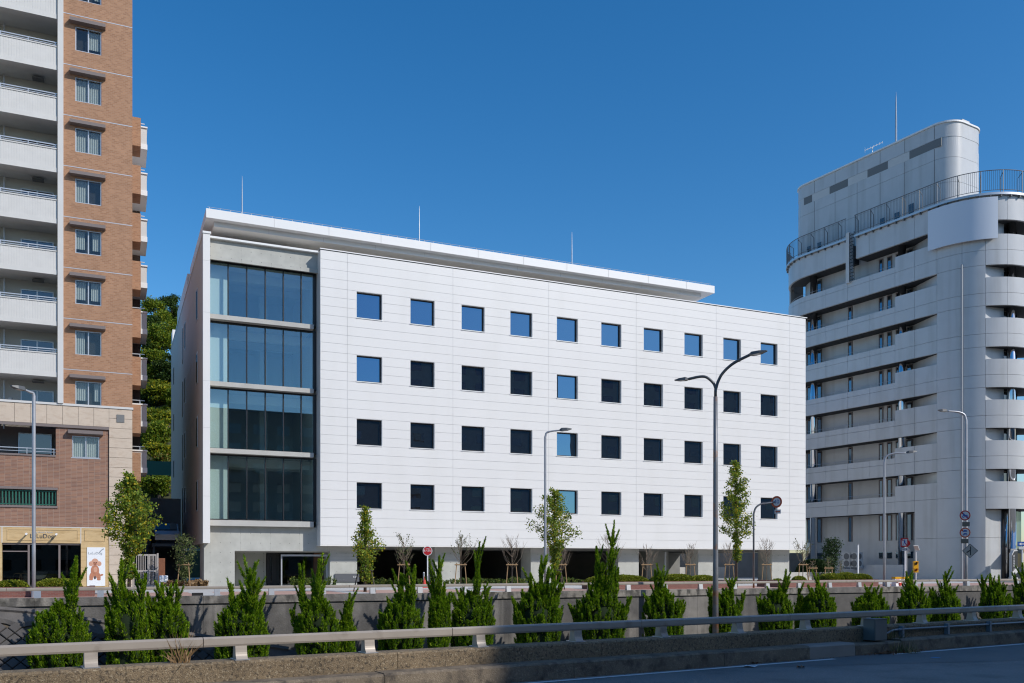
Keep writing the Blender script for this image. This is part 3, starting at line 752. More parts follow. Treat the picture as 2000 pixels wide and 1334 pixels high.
# shop front
xf = S.u(158, AF)
shop = MB()
shop.box(uL, x1, AF-.04, AF+.4, 3.22, 4.13)
part('shop_fascia', shop, M['shopwood'], AP)
tr = MB()
def rect_trim(u0, u1, z0, z1, d):
    for q in ((u0,u1,z1-.03,z1),(u0,u1,z0,z0+.03),(u0,u0+.03,z0+.03,z1-.03),(u1-.03,u1,z0+.03,z1-.03)): tr.box(q[0],q[1],d-.025,d,q[2],q[3])
s4 = S.u(4, AF)
rect_trim(s4+.25, xf-.15, 3.36, 3.98, AF-.04); rect_trim(xf+.2, x1-.2, 3.36, 3.98, AF-.04); rect_trim(uL, s4-.2, 3.36, 3.98, AF-.04)
part('fascia_moulding', tr, M['shopwood'], AP)
part('fascia_joint', MB().box(s4-.02, s4+.02, AF-.046, AF-.04, 3.22, 4.13).box(xf-.02, xf+.02, AF-.046, AF-.04, 3.22, 4.13).box(uL, x1, AF-.05, AF-.04, 4.10, 4.14), M['render'], AP)
part('shop_pier', MB().box(xf, x1, AF-.05, AF+.4, ZP, 3.22).box(s4-.35, s4, AF-.05, AF+.4, ZP, 3.22), M['shopwood'], AP)
gw = MB().box(s4, xf, AF+.05, AF+.12, 3.12, 3.22).box(s4, xf, AF+.05, AF+.12, ZP, ZP+.12)
gf = part('shop_window', gw, M['brownmetal'], AP)
mull = [s4, S.u(56, AF), S.u(116, AF), xf]
for u in mull[1:-1]: part('mullion', MB().box(u-.05, u+.05, AF+.04, AF+.13, ZP+.12, 3.12), M['brownmetal'], gf)
for a, b in zip(mull[:-1], mull[1:]): part('glass_pane', MB().box(a+.05, b-.05, AF+.08, AF+.09, ZP+.12, 3.12), M['shopglass'], gf)
part('transom', MB().box(mull[0], mull[1], AF+.05, AF+.12, 2.72, 2.78), M['brownmetal'], gf)
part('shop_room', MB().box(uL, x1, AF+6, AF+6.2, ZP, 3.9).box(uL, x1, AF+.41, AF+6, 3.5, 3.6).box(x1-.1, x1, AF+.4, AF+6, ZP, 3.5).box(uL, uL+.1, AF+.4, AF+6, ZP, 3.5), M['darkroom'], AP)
part('shop_floor', MB().box(uL, x1, AF+.2, AF+6, ZP-.01, ZP+.03), M['shopfloor'], AP)
cnt = thingF(S, 'shop_counter', 'dark shop counter with pale half-round panel behind the shop window', 'counter', S.u(95, AF+2), AF+2.2, ZP+.03)
uc = S.u(95, AF+2)
part('counter', MB().box(uc-1.3, uc+1.2, AF+2, AF+2.6, ZP+.03, ZP+1.0), M['cabinet'], cnt)
part('half_round_panel', MB().prismy([(uc-.5+.45*math.cos(math.pi+math.pi*i/12), ZP+.95+.45*math.sin(math.pi+math.pi*i/12)) for i in range(13)], AF+1.97, AF+2), M['render'], cnt)
for q, px in enumerate((34, 47)):
    uc = S.u(px, AF+1.2); t = thingF(S, 'chair', ('left' if not q else 'right') + ' of two rounded wooden chairs just inside the shop window', 'chair', uc, AF+1.2, ZP+.03, 'chairs inside the shop window')
    part('back_hoop', MB().tube(smooth_curve([(uc-.2,AF+1.2,ZP+.03),(uc-.21,AF+1.2,ZP+.7),(uc,AF+1.2,ZP+.86),(uc+.21,AF+1.2,ZP+.7),(uc+.2,AF+1.2,ZP+.03)], 5), .022, 6), M['beigewood'], t)
    part('seat', MB().box(uc-.2, uc+.2, AF+1.2, AF+1.6, ZP+.43, ZP+.47), M['beigewood'], t)
    for s_ in (-.17, .17): part('leg', MB().cyl(uc+s_, AF+1.58, ZP+.03, ZP+.43, .02, 6), M['beigewood'], t)
# lettering and spot lamps on the fascia
sgn = thingF(S, 'shop_sign', 'shop name in raised dark serif letters on the wooden shop fascia', 'sign', S.u(84, AF), AF-.05, 3.6)
text_part('LuLuDog', .34, M['shopletter'], sgn, (S.u(82, AF), AF-.055, 3.60), sx=.95)
text_part('Dog Hotel & Salon', .13, M['render'], sgn, (S.u(84, AF), AF-.055, 3.83))
for q, px in enumerate((53, 111)):
    uc = S.u(px, AF); t = thingF(S, 'spot_lamp', ('left' if not q else 'right') + ' of two white tube spot lamps sticking out of the shop fascia', 'lamp', uc, AF-.04, 3.72, 'spot lamps on the shop fascia')
    part('arm', MB().tube([(uc,AF-.04,3.72),(uc,AF-.42,3.72)], .04, 8), M['black'], t); part('head', MB().tube([(uc,AF-.42,3.72),(uc,AF-.62,3.70)], .06, 10), M['white'], t)
# dog poster
po = thingF(S, 'dog_poster', 'tall white poster with a seated apricot poodle beside the shop window', 'poster', S.u(187, AF), AF-.06, ZP+.2)
p0, p1 = S.u(170, AF), S.u(205.5, AF)
part('sheet', MB().box(p0, p1, AF-.085, AF-.05, .78, 3.0), M['poster'], po)
def ell(mb, x, z, rx, rz, y, n=18, rot=0, mi=0):
    c, s_ = math.cos(rot), math.sin(rot)
    mb.prismy([(x+rx*math.cos(2*math.pi*i/n)*c-rz*math.sin(2*math.pi*i/n)*s_, z+rx*math.cos(2*math.pi*i/n)*s_+rz*math.sin(2*math.pi*i/n)*c) for i in range(n)], y, y+.004, mi)
pc = (p0+p1)/2 - .06
dm = MB(); yy = AF-.090
ell(dm, pc, 1.66, .22, .34, yy); ell(dm, pc-.17, 1.36, .12, .24, yy-.001, rot=-.22); ell(dm, pc+.17, 1.35, .12, .24, yy-.002, rot=.22)
ell(dm, pc-.20, 1.17, .10, .06, yy-.003); ell(dm, pc+.20, 1.16, .10, .06, yy-.003); ell(dm, pc, 1.26, .05, .10, yy-.004, mi=2); ell(dm, pc+.02, 1.72, .10, .16, yy-.003, mi=1)
ell(dm, pc+.34, 1.41, .10, .055, yy-.001, rot=.3)
ell(dm, pc-.20, 2.06, .12, .14, yy-.002, mi=1); ell(dm, pc+.22, 2.06, .12, .14, yy-.002, mi=1)
ell(dm, pc, 2.17, .18, .19, yy-.003, mi=1); ell(dm, pc+.01, 2.06, .11, .10, yy-.004)
ell(dm, pc-.05, 2.12, .035, .022, yy-.006, mi=2); ell(dm, pc+.08, 2.12, .035, .022, yy-.006, mi=2); ell(dm, pc+.01, 2.08, .026, .02, yy-.007, mi=2); ell(dm, pc+.01, 2.02, .04, .012, yy-.007, mi=2)
part('printed_dog', dm, [M['poodle'], M['poodlelight'], M['poodledark']], po)
sc_ = MB(); sc_.tube([(p1-.08, yy, 2.93), (p1-.33, yy, 2.70)], [.055,.03], 8); sc_.tube([(p1-.18, yy, 2.84), (p1-.12, yy, 2.80)], .02, 6)
sy = part('printed_logo', MB().prismy([(p1-.36,2.66),(p1-.30,2.66),(p1-.16,2.83),(p1-.06,2.9),(p1-.09,2.95),(p1-.2,2.87),(p1-.27,2.79)], yy-.002, yy), M['printgrey'], po)
text_part('LuLuDog', .2, M['printgrey'], po, ((p0+p1)/2-.05, yy, 2.66))
# side stack of brick bays and white balconies at the right rear
for k in range(11):
    zt_ = 29.0 - 2.89*k
    if zt_ < 6: continue
    part('side_bay', MB().box(uR+.0, 1.62, 58.8, 60.4, zt_-1.72, zt_), M['brick_up'], AP)
    b = part('side_balcony', MB().box(uR, 2.02, 60.8, 63.6, zt_-.95, zt_+.32).box(uR, 2.02, 60.75, 63.6, zt_-1.0, zt_-.72), M['render'], AP)
    part('parapet_cap', MB().box(uR, 2.06, 60.72, 63.6, zt_+.32, zt_+.40).box(uR, 2.05, 60.73, 63.6, zt_-1.02, zt_-.70), M['whitemetal'], b)
    part('handrail', MB().box(uR, 1.9, 60.9, 60.95, zt_+.60, zt_+.65).box(1.6, 1.66, 60.9, 60.95, zt_+.4, zt_+.6), M['alu'], b)
part('side_wall', MB().box(uR-.4, uR+.02, 59.5, 75, ZP, 30), M['brick_up'], AP)
part('side_screen', MB().box(uR, 1.72, 63.6, 63.8, 6, 29.5), M['brownwall'], AP)
part('base_body', MB().box(-1, uR-.02, AF+.35, 75, ZP, 4.1), M['brownwall'], AP)

# ================================================================ GAP BETWEEN THE BUILDINGS
g0, g1 = S.u(260, 57.2), S.u(306, 57.2)
gt = thingF(S, 'metal_gate', 'beige double leaf metal bar gate between the flats and the office', 'gate', (g0+g1)/2, 57.2, ZP)
gm = (g0 + (g1-g0)*.66); z0, z1 = ZP+.05, 2.62
for a, b in ((g0, gm), (gm+.02, g1)):
    f = MB()
    for q in ((a,a+.07,z0,z1),(b-.07,b,z0,z1),(a+.07,b-.07,z1-.09,z1),(a+.07,b-.07,z0,z0+.09),(a+.07,b-.07,1.58,1.68)): f.box(q[0],q[1],57.18,57.24,q[2],q[3])
    lf = part('gate_leaf', f, M['gate'], gt)
    n_ = max(3, round((b-a-.14)/.115)); bar = None
    for i in range(1, n_):
        x = a+.07+(b-a-.14)*i/n_; part('bar', MB().box(x-.022, x+.022, 57.19, 57.23, z0+.09, 1.58).box(x-.022, x+.022, 57.19, 57.23, 1.68, z1-.09), M['gate'], lf)
part('handle', MB().box(gm-.10, gm-.02, 57.10, 57.18, 1.50, 1.58), M['steel'], gt)
part('gate_post', MB().box(g0-.09, g0-.01, 57.15, 57.27, ZP, 2.68), M['gate'], gt); part('gate_post', MB().box(g1+.01, g1+.10, 57.15, 57.27, ZP, 2.68), M['gate'], gt)
solid(S, 'gate_pillar', 'short white rounded pillar right of the beige gate', 'post', MB().prismx([(57.0,ZP),(57.5,ZP),(57.5,1.25),(57.42,1.36),(57.08,1.36),(57.0,1.25)], g1+.14, g1+.62), M['white'], g1+.4, 57.2, ZP)
solid(S, 'retaining_wall', 'dark concrete wall deep in the gap behind the beige gate, raised to hide the lit hillside', 'wall', MB().box(1.0, 4.9, 74, 74.4, ZP, 7.1), M['garage'], 3, 74, ZP)  # raised to cover the lit hillside so the gap stays dark
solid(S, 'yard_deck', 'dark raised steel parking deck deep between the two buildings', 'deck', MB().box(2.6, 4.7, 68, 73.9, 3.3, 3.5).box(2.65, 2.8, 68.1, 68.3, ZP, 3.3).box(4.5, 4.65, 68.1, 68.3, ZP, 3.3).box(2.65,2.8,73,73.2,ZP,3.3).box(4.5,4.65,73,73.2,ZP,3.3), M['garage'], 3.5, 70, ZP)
solid(S, 'mesh_screen', 'red orange mesh screen standing behind the gate', 'screen', MB().box(2.55, 3.0, 59, 59.04, ZP, 2.4), M['woodwall'], 2.7, 59, ZP)
cr = thingF(S, 'parked_car', 'silver car parked on the dark deck between the buildings', 'car', 3.6, 70, 3.5)
part('body', MB().prismx([(68.3,3.75),(68.25,4.15),(68.6,4.4),(69.5,4.5),(70.3,5.0),(71.8,5.05),(72.7,4.6),(72.9,4.2),(72.8,3.75)], 2.8, 4.45), M['carpaint'], cr)
part('windscreen', MB().prismx([(69.48,4.53),(70.28,5.0),(70.25,5.03),(69.45,4.55)], 2.9, 4.35), M['aptglass'], cr)
for x in (2.78, 4.47):
    for y in (69.1, 72.0): part('wheel', MB().tube([(x-.1,y,3.82),(x+.1,y,3.82)], .32, 14), M['rubber'], cr)
for x in (3.0, 4.25): part('headlight', MB().box(x-.15, x+.15, 68.22, 68.3, 4.1, 4.22), M['lens'], cr)
solid(S, 'hill_fence', 'green mesh fence at the foot of the wooded hill', 'fence', MB().box(0, 6, 97, 97.05, 11.0, 12.4), M['green'], 3, 97, 5)
# air conditioner units on the office side wall
for q, z in enumerate((5.0, 5.9, 4.1)):
    t = thingF(S, 'wall_air_conditioner', ('middle', 'topmost', 'lowest')[q] + ' of the small pale units on the rear side wall of the white office', 'air conditioner', 4.7, 84, z, 'units on the office side wall')
    part('casing', MB().box(4.55, 4.97, 83.6, 84.5, z, z+.7), M['render'], t); part('grille', MB().box(4.6, 4.92, 83.58, 83.6, z+.1, z+.6), M['louvre'], t)
# ================================================================ GREY TILED TOWER (right), a long slab with round ends
TW = thingF(R, 'tiled_tower', 'grey tiled office tower with rounded ends, ribbon balconies and a roof-top storey', 'building', 79.5, 57, ZP)
RR, C1, C2 = 5.3, (79.5, 50.25), (79.5, 65.2)
L1 = RR*math.pi/2; L2 = L1 + C2[1]-C1[1]
def TP(s, off=0.0):
    if s < L1: a = math.pi/2 + s/RR; return (C2[0]+(RR+off)*math.cos(a), C2[1]+(RR+off)*math.sin(a))
    if s < L2: return (C1[0]-RR-off, C2[1]-(s-L1))
    a = math.pi + (s-L2)/RR; return (C1[0]+(RR+off)*math.cos(a), C1[1]+(RR+off)*math.sin(a))
def s_at(px, off=0.0):
    best, s = None, 5.0
    while s < L2 + 9:
        x, y = R.w(*TP(s, off)); e = abs(1000+FPX*x/y-px)
        if best is None or e < best[0]: best = (e, s)
        s += .02
    return best[1]
def ring_pts(s0, s1, off):
    k = 1
    if s0 < L1 - .01 or s1 > L2 + .01: k = max(2, int((s1-s0)/.22)+1)
    return [TP(s0+(s1-s0)*i/k, off) for i in range(k+1)]
def ring(mb, s0, s1, o0, o1, z0, z1, mi=0):
    A, B = ring_pts(s0, s1, o1), ring_pts(s0, s1, o0); k = len(A)
    vs = [(*p, z0) for p in A] + [(*p, z1) for p in A] + [(*p, z0) for p in B] + [(*p, z1) for p in B]
    fs = []
    for i in range(k-1):
        fs += [(i,i+1,k+i+1,k+i), (2*k+i+1,2*k+i,3*k+i,3*k+i+1), (k+i,k+i+1,3*k+i+1,3*k+i), (i+1,i,2*k+i,2*k+i+1)]
    fs += [(0,k,3*k,2*k), (k-1,2*k+k-1,3*k+k-1,k+k-1)]
    return mb.add(vs, fs, mi)
def n_plane(px, n):        # e on a plane n = const
    a = (px-1000)/FPX; Y = n/(R.c*a + R.s); return Y*(R.c - R.s*a)
def stadium(off, k=14):
    P_ = []
    for i in range(k+1):
        a = math.pi/2 + math.pi*i/k*.5; 
    pts = []
    for c, a0 in ((C2, 0), (C1, math.pi)):
        for i in range(2*k+1):
            a = a0 + math.pi*i/(2*k); pts.append((c[0]+(RR+off)*math.cos(a), c[1]+(RR+off)*math.sin(a)))
    return pts
J = [z+2 for z in (2.38, 5.91, 9.50, 13.05, 16.6, 20.2, 23.75, 27.5)]
S1748, S1786, S1830, S1879, S1925, S1968 = [s_at(p) for p in (1748,1786,1830,1879,1925,1968)]
SJ = [0.3, 2.9, 5.6, 8.2] + [s_at(p) for p in (1613,1655,1699)] + [S1748, S1786, S1830, S1879, S1925, S1968] + [S1968+2.3, S1968+4.6, S1968+6.9]
SL = 4.3                                # where the long openings start at the far end
TH = .22
part('core', MB().prism(stadium(-1.75), ZP, 34.0), M['tile'], TW, smooth='auto')
tgap = .012
def cladding(s0, s1, z0, z1, m='tile', d=0.0):
    mb = MB(); ring(mb, s0+tgap, s1-tgap, -TH, d, z0+tgap, z1-tgap); return part('cladding_panel', mb, M[m], TW, smooth='auto')
backm = MB()
def band(z0, z1, s0, s1): ring(backm, s0, s1, -.5, -TH+.05, z0+.02, z1-.02)
for k in range(1, 8):
    zj = J[k]; lo = 6.88 if k == 1 else J[k-1]+2.45
    for a, b in zip(SJ[:-1], SJ[1:]):
        if b <= SL: top = zj+2.45
        elif a < SL: top = zj + .55
        elif b <= S1748+.01: top = zj+.55
        elif b <= S1830+.01: top = zj+1.47
        elif b <= S1925+.01: top = zj+2.45
        else: top = zj+1.38
        lo_ = lo
        if k == 1 and (S1786-.01 <= a < S1925-.01): lo_ = J[0]
        if k == 7 and top > zj+2: top = 32.1
        cladding(a, b, lo_, zj); cladding(a, b, zj, top); band(lo_, top, a, b)
    # floor slab; the recess shade is put into its near-black colour
    for a, b in ((SL, S1830), (S1925, SJ[-1])):
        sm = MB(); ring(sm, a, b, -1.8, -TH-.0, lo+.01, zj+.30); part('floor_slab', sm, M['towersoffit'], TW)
for a, b in zip(SJ[:-1], SJ[1:]):                                   # top band with a slot for the ladder
    if b > s_at(1655) and a < s_at(1699)-.1: a = a + 1.0
    cladding(a, b, 32.1, 34.2); band(32.1, 34.2, a, b)
for a, b in ((SL, s_at(1655)), (s_at(1655)+1.0, S1830), (S1925, SJ[-1])):
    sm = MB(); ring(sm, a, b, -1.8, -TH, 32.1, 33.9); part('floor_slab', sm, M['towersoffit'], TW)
for a, b in ((S1786, S1830), (S1830, S1879), (S1879, S1925)):       # solid part down to the ground
    cladding(a, b, ZP, J[0]); band(ZP, J[0]+.1, a, b)
part('cladding_joint', backm, M['tilejoint'], TW, kind='stuff')
# recess end wall that swings out to meet the face, storey by storey
for k in range(1, 8):
    n0, e0 = TP(S1830, -.25); z0, z1 = J[k]+.3, (J[k]+2.45 if k < 7 else 32.1)
    e1 = n_plane(1781, 75.85)
    part('recess_wall', MB().prism([(76.0, e1), (n0, e0-.05), (n0+.25, e0-.05), (76.2, e1)], z0, z1), M['tile'], TW)
    x0_, y0_ = TP(S1925, -.24); L_ = 2.1
    part('recess_wall', MB().prism([(x0_, y0_), (x0_+.971*L_, y0_-.225*L_), (x0_+.971*L_+.05, y0_-.225*L_+.2), (x0_+.05, y0_+.2)], z0, z1), M['tile'], TW)
x0_, y0_ = TP(S1925, -.24); L_ = 1.9
for za, zb2 in ((ZP, J[0]-.012), (J[0]+.012, 6.86)):
    part('recess_wall', MB().prism([(x0_, y0_), (x0_+.971*L_, y0_-.225*L_), (x0_+.971*L_+.05, y0_-.225*L_+.2), (x0_+.05, y0_+.2)], za, zb2), M['tile'], TW)
# tall dark windows, mirror columns and thin rails in the recess
wm = MB(); 
for k in range(0, 8):
    zb_ = J[k]+.30 if k else 4.35
    zt_ = J[k]+2.4 if k else 6.85
    for p0, p1 in ((1577,1585), (1596,1605), (1657,1665), (1717,1725), (1733,1742), (1750,1758), (1771,1783)):
        if k == 7 and p0 < 1590: continue
        e0, e1 = n_plane(p1, 75.93), n_plane(p0, 75.93)
        w = part('window', MB().box(75.87, 75.95, e0, e0+.09, zb_, zt_).box(75.87, 75.95, e1-.09, e1, zb_, zt_).box(75.87, 75.95, e0+.09, e1-.09, zt_-.09, zt_), M['brownmetal'], TW)
        part('window_pane', MB().box(75.895, 75.94, e0+.09, e1-.09, zb_, zt_-.09), M['towerglass'], w)
        if k == 0: part('low_window', MB().box(75.89, 75.95, e0, e1, 2.62, 3.25), M['towerglass'], TW)
    if k:
        rl = MB()
        for a, b in ((SL+.3, S1748),):
            pts = [(*TP(a+(b-a)*i/30, -.25), J[k]+.85) for i in range(31)]; rl.tube(pts, .018, 5)
            for i in range(0, 31, 3): p = TP(a+(b-a)*i/30, -.25); rl.cyl(p[0], p[1], J[k]+.5, J[k]+.85, .014, 4)
        part('thin_rail', rl, M['alu'], TW, kind='stuff')
for px in (1589.5, 1762):
    e = n_plane(px, 74.95); part('column', MB().cyl(74.95, e, ZP, 33.0, .36, 28), M['stainless'], TW, smooth=True)
x, y = TP(s_at(1975, -.75), -.75); part('column', MB().cyl(x, y, ZP, 33.0, .36, 28), M['stainless'], TW, smooth=True)
for px, rr_, m_ in ((1959.5,.20,'darkstone'), (1965,.20,'stainless'), (1972,.26,'darkstone'), (1980,.20,'stainless')):
    x, y = TP(s_at(px, -1.0), -1.0); part('entrance_column', MB().cyl(x, y, ZP, 6.9, rr_, 24), M[m_], TW, smooth=True)
eg = MB(); ring(eg, s_at(1983), SJ[-1], -1.4, -1.35, ZP+2.5, 6.8); part('entrance_glass', eg, M['greenglass'], TW)
eg = MB(); ring(eg, s_at(1983), SJ[-1], -1.4, -1.32, ZP, ZP+2.4); part('entrance_door', eg, M['aptglass'], TW)
eg = MB(); ring(eg, s_at(1980), SJ[-1], -1.3, .4, ZP+2.4, ZP+2.75); part('entrance_canopy', eg, M['stainless'], TW)
for k in range(1, 8):                                             # glazing of the front recess
    gm_ = MB(); ring(gm_, S1925+1.9, SJ[-1], -1.75, -1.67, J[k]+.3, (J[k]+2.4 if k < 7 else 32.1)); part('recess_glazing', gm_, M['aptglass'], TW)
dp = TP(S1879, .10); part('downpipe', MB().cyl(dp[0], dp[1], ZP, 28.5, .085, 10), M['pipegrey'], TW)
# roof edge: gutter ring and walkway railing
for a, b in ((SL-4, s_at(1655)), (s_at(1655)+1.0, SJ[-1])):
    gm_ = MB(); ring(gm_, a, b, -.3, .26, 34.22, 34.42); part('gutter', gm_, M['alu'], TW, smooth='auto')
    br_ = MB(); s = a+.3
    while s < b:
        ring(br_, s, s+.10, .0, .24, 34.05, 34.21); s += .85
    part('gutter_bracket', br_, M['louvre'], TW, kind='stuff')
    rt = part('roof_railing', MB().tube([(*TP(a+(b-a)*i/60, .20), 36.35) for i in range(61)], .035, 6).tube([(*TP(a+(b-a)*i/60, .20), 34.62) for i in range(61)], .025, 6), M['raildark'], TW)
    s = a+.05; bal = MB()
    while s < b:
        p = TP(s, .20); bal.cyl(p[0], p[1], 34.62, 36.35, .016, 4); s += .16
    part('baluster', bal, M['raildark'], rt, kind='stuff')
    s = a+.1
    while s < b:
        p, q = TP(s, .20), TP(s, -.25)
        part('railing_post', MB().cyl(p[0], p[1], 34.42, 36.35, .04, 6).tube([(q[0],q[1],34.42),(q[0],q[1],35.9),(p[0],p[1],36.2)], .03, 5), M['raildark'], rt); s += 1.75
# caged ladder in the slot
se = s_at(1655)+.5; lx, ly = TP(se, .15)
ld = part('roof_ladder', MB().box(lx-.1, lx+.5, ly+.1, ly+.5, 29.9, 34.9), M['render'], TW)
rg = MB()
for i in range(14): rg.box(lx-.06, lx+.0, ly-.42, ly+.06, 30.1+i*.34, 30.16+i*.34)
rg.box(lx-.06, lx, ly-.46, ly-.42, 30.0, 34.8).box(lx-.06, lx, ly+.06, ly+.1, 30.0, 34.8)
part('ladder_rungs', rg, M['black'], ld, kind='stuff')
# blank billboard wrapped round the corner
bb = thingF(R, 'billboard', 'large blank pale curved billboard near the top of the grey tiled tower', 'billboard', *TP(s_at(1880), .5), 30.4)
bm = MB(); ring(bm, s_at(1812, .45), s_at(1949, .45), .34, .45, 30.35, 33.95); part('board', bm, M['billboard'], bb, smooth='auto')
bm = MB(); ring(bm, s_at(1812, .45), s_at(1949, .45), .02, .33, 30.6, 30.8); ring(bm, s_at(1812, .45), s_at(1949, .45), .02, .33, 33.4, 33.6); part('bracket', bm, M['alu'], bb)
# roof storey
def rrect(x0, x1, y0, y1, r, k=14):
    pts = []
    for cx, cy, a0 in ((x1-r, y1-r, 0), (x0+r, y1-r, 90), (x0+r, y0+r, 180), (x1-r, y0+r, 270)):
        for i in range(k+1):
            a = math.radians(a0+90*i/k); pts.append((cx+r*math.cos(a), cy+r*math.sin(a)))
    return pts
PX0, PX1, PY0, PY1, PRR = 76.2, 81.7, 50.2, 69.0, 1.8
zt = [34.0, 37.2, 39.5, 40.6, 41.4, 42.72]
for a, b in zip(zt[:-1], zt[1:]):
    if (a, b) == (40.6, 41.4): continue
    part('roof_storey', MB().prism(rrect(PX0, PX1, PY0, PY1, PRR), a+.012, b-.012), M['tile'], TW, smooth='auto')
part('roof_storey_core', MB().prism(rrect(PX0+.03, PX1-.03, PY0+.03, PY1-.03, PRR), 34, 42.68), M['tilejoint'], TW)
part('roof_cap', MB().prism(rrect(PX0-.1, PX1+.1, PY0-.1, PY1+.1, PRR+.1), 42.72, 42.87), M['whitemetal'], TW)
lp = [n_plane(p, PX0) for p in (1850, 1799, 1776, 1734, 1694, 1656, 1620, 1586, 1562)]
for i in range(len(lp)-1):
    e0, e1 = sorted((lp[i], lp[i+1])); e0 = max(e0, PY0+1.0); 
    part('louvre_panel', MB().box(PX0+.015, PX0+.1, e0, min(e1, PY1-1.75), 40.62, 41.38), M['louvre'] if i % 2 == 1 or i == 0 else M['render'], TW)
part('louvre_ring', MB().prism(rrect(PX0+.02, PX1-.02, PY0+.02, PY1-.02, PRR), 40.6, 41.4), M['tile'], TW)
vj = MB()
for p in (1591, 1631, 1674, 1719, 1767, 1825):
    e = n_plane(p, PX0); vj.box(PX0-.004, PX0, e-.02, e+.02, 34.2, 40.55); vj.box(PX0-.004, PX0, e-.02, e+.02, 41.45, 42.7)
part('roof_storey_joint', vj, M['tilejoint'], TW, kind='stuff')
for p0, p1, z0, z1 in ((1775,1785,34.5,36.3), (1747,1757,34.4,36.0), (1719,1728,34.4,36.0), (1597,1604,34.4,36.0), (1577,1583,34.4,36.0)):
    e0, e1 = n_plane(p1, PX0), n_plane(p0, PX0)
    part('roof_window', MB().box(PX0-.03, PX0+.05, e0, e1, z0, z1), M['aptglass'], TW)
part('roof_hatch', MB().box(78.5, 79.6, 50.6, 51.6, 42.87, 43.4), M['render'], TW)
def on_roof(px, n):
    e = n_plane(px, n); return n, e
n_, e_ = on_roof(1750, 77.2)
part('lightning_rod', MB().tube([(n_,e_,42.7),(n_,e_,45.5),(n_,e_,47.6),(n_,e_,48.3)], [.10,.09,.05,.01], 8), M['steel'], TW)
n_, e_ = on_roof(1704, 77.0)
an = thingF(R, 'tv_antenna', 'small white aerial on the roof of the grey tiled tower', 'antenna', n_, e_, 42.87)
part('mast', MB().cyl(n_, e_, 42.87, 43.9, .04, 6), M['steel'], an)
part('boom', MB().tube([(n_-.5,e_+.5,43.6),(n_+.5,e_-.8,44.15)], .03, 5), M['white'], an)
el = MB()
for i in range(7):
    t = i/6; c = (n_-.5+1.0*t, e_+.5-1.3*t, 43.6+.55*t); el.tube([(c[0]-.2,c[1]-.15,c[2]),(c[0]+.2,c[1]+.15,c[2])], .014, 4)
el.tube([(n_-.5,e_+.5,43.35),(n_-.5,e_+.5,43.9)], .02, 4)
part('antenna_elements', el, M['white'], an, kind='stuff')
# entrance sign slab
x, y = TP(s_at(1976, .4), .6)
es = thingF(R, 'entrance_sign', 'dark slanted sign slab with white characters beside the tower entrance columns', 'sign', x, y, ZP)
part('slab', MB().box(x-.45, x+.45, y-.15, y+.15, ZP, ZP+.25).prismy([(x-.4,ZP+.25),(x+.45,ZP+.7),(x+.45,ZP+2.6),(x-.1,ZP+2.6),(x-.4,ZP+2.2)], y-.12, y+.12), M['render'], es)
part('plate', MB().prismy([(x-.36,ZP+.75),(x+.42,ZP+1.2),(x+.42,ZP+2.55),(x-.05,ZP+2.5),(x-.36,ZP+2.15)], y-.15, y-.12), M['black'], es)
for i, ch in enumerate('総合事務所入'):
    text_part(ch, .20, M['white'], es, (x-.15, y-.156, ZP+2.1-.22*i))
# outdoor units and low wall along the tower foot
for q, px in enumerate((1656, 1671)):
    n0 = 73.3; e = n_plane(px, n0)
    t = thingF(R, 'air_conditioner', ('left of two big outdoor units at the tower foot, half hidden by the round bush', 'right of two big outdoor units at the tower foot, showing two stacked fans')[q], 'air conditioner', n0, e, 1.6, 'outdoor units at the tower foot')
    part('casing', MB().box(n0-.2, n0+.35, e-.55, e+.55, 1.75, 3.2), M['render'], t)
    part('bracket', MB().box(n0-.2, n0+.9, e-.5, e-.44, 1.6, 1.75).box(n0-.2, n0+.9, e+.44, e+.5, 1.6, 1.75), M['alu'], t)
    for z in (2.12, 2.82):
        f = MB(); k = 18
        f.tube([(n0-.20,e,z),(n0-.23,e,z)], .31, 18); part('fan_grille', f, M['louvre'], t)
        f = MB().tube([(n0-.1,e-.56,z),(n0-.1,e-.58,z)], .27, 18); part('fan_grille', f, M['louvre'], t)
lw = MB(); ring(lw, s_at(1672), s_at(1768), .05, .35, ZP, 2.0)
part('plinth_wall', lw, M['tile'], TW)
# ================================================================ NEAR PARAPET AND GUARD RAIL
kb = thingF(N, 'road_kerb', 'low rough concrete kerb running along the near road below the parapet', 'kerb', 8, 13.3, 0)
edges = [-30, -24, -18, -12.5, -8.9, -5.3, -1.7, 1.9, 5.5, 9.1, 12.7, 15.15, 16.6, 18.2, 20.2, 23.8, 27.4, 31, 34.6, 38.2, 46, 56, 70]
random.seed(11)
for i, (a, b) in enumerate(zip(edges[:-1], edges[1:])):
    d0 = random.uniform(-.006,.006); low = (a, b) == (16.6, 18.2)
    h = .29 + random.uniform(-.006,.006)
    if low: h = .25
    part('kerb_stone', MB().prismx([(13.1+d0,-.3),(13.6,-.3),(13.6,h),(13.16+d0,h),(13.12+d0,h-.035)], a+.004, b-.004), M['curbnew'] if (a,b)==(15.15,16.6) else M['curb'], kb)
pw = thingF(N, 'parapet_wall', 'long exposed aggregate concrete parapet under the near guard rail', 'wall', 8, 13.7, 0)
x = -31.0; k = 0
while x < 70:
    part('parapet_section', MB().prismx([(13.53,-.3),(13.98,-.3),(13.96,.575),(13.56,.575),(13.53,.545)], x+.004, x+4.1-.004), M['aggregate'], pw); x += 4.1
part('parapet_base', MB().box(-31, 70, 13.56, 13.95, ZT, .2), M['curb'], pw)
gr = thingF(N, 'near_guard_rail', 'beige box section guard rail on the near parapet, shaded at its right half', 'guard rail', 8, 13.75, .57)
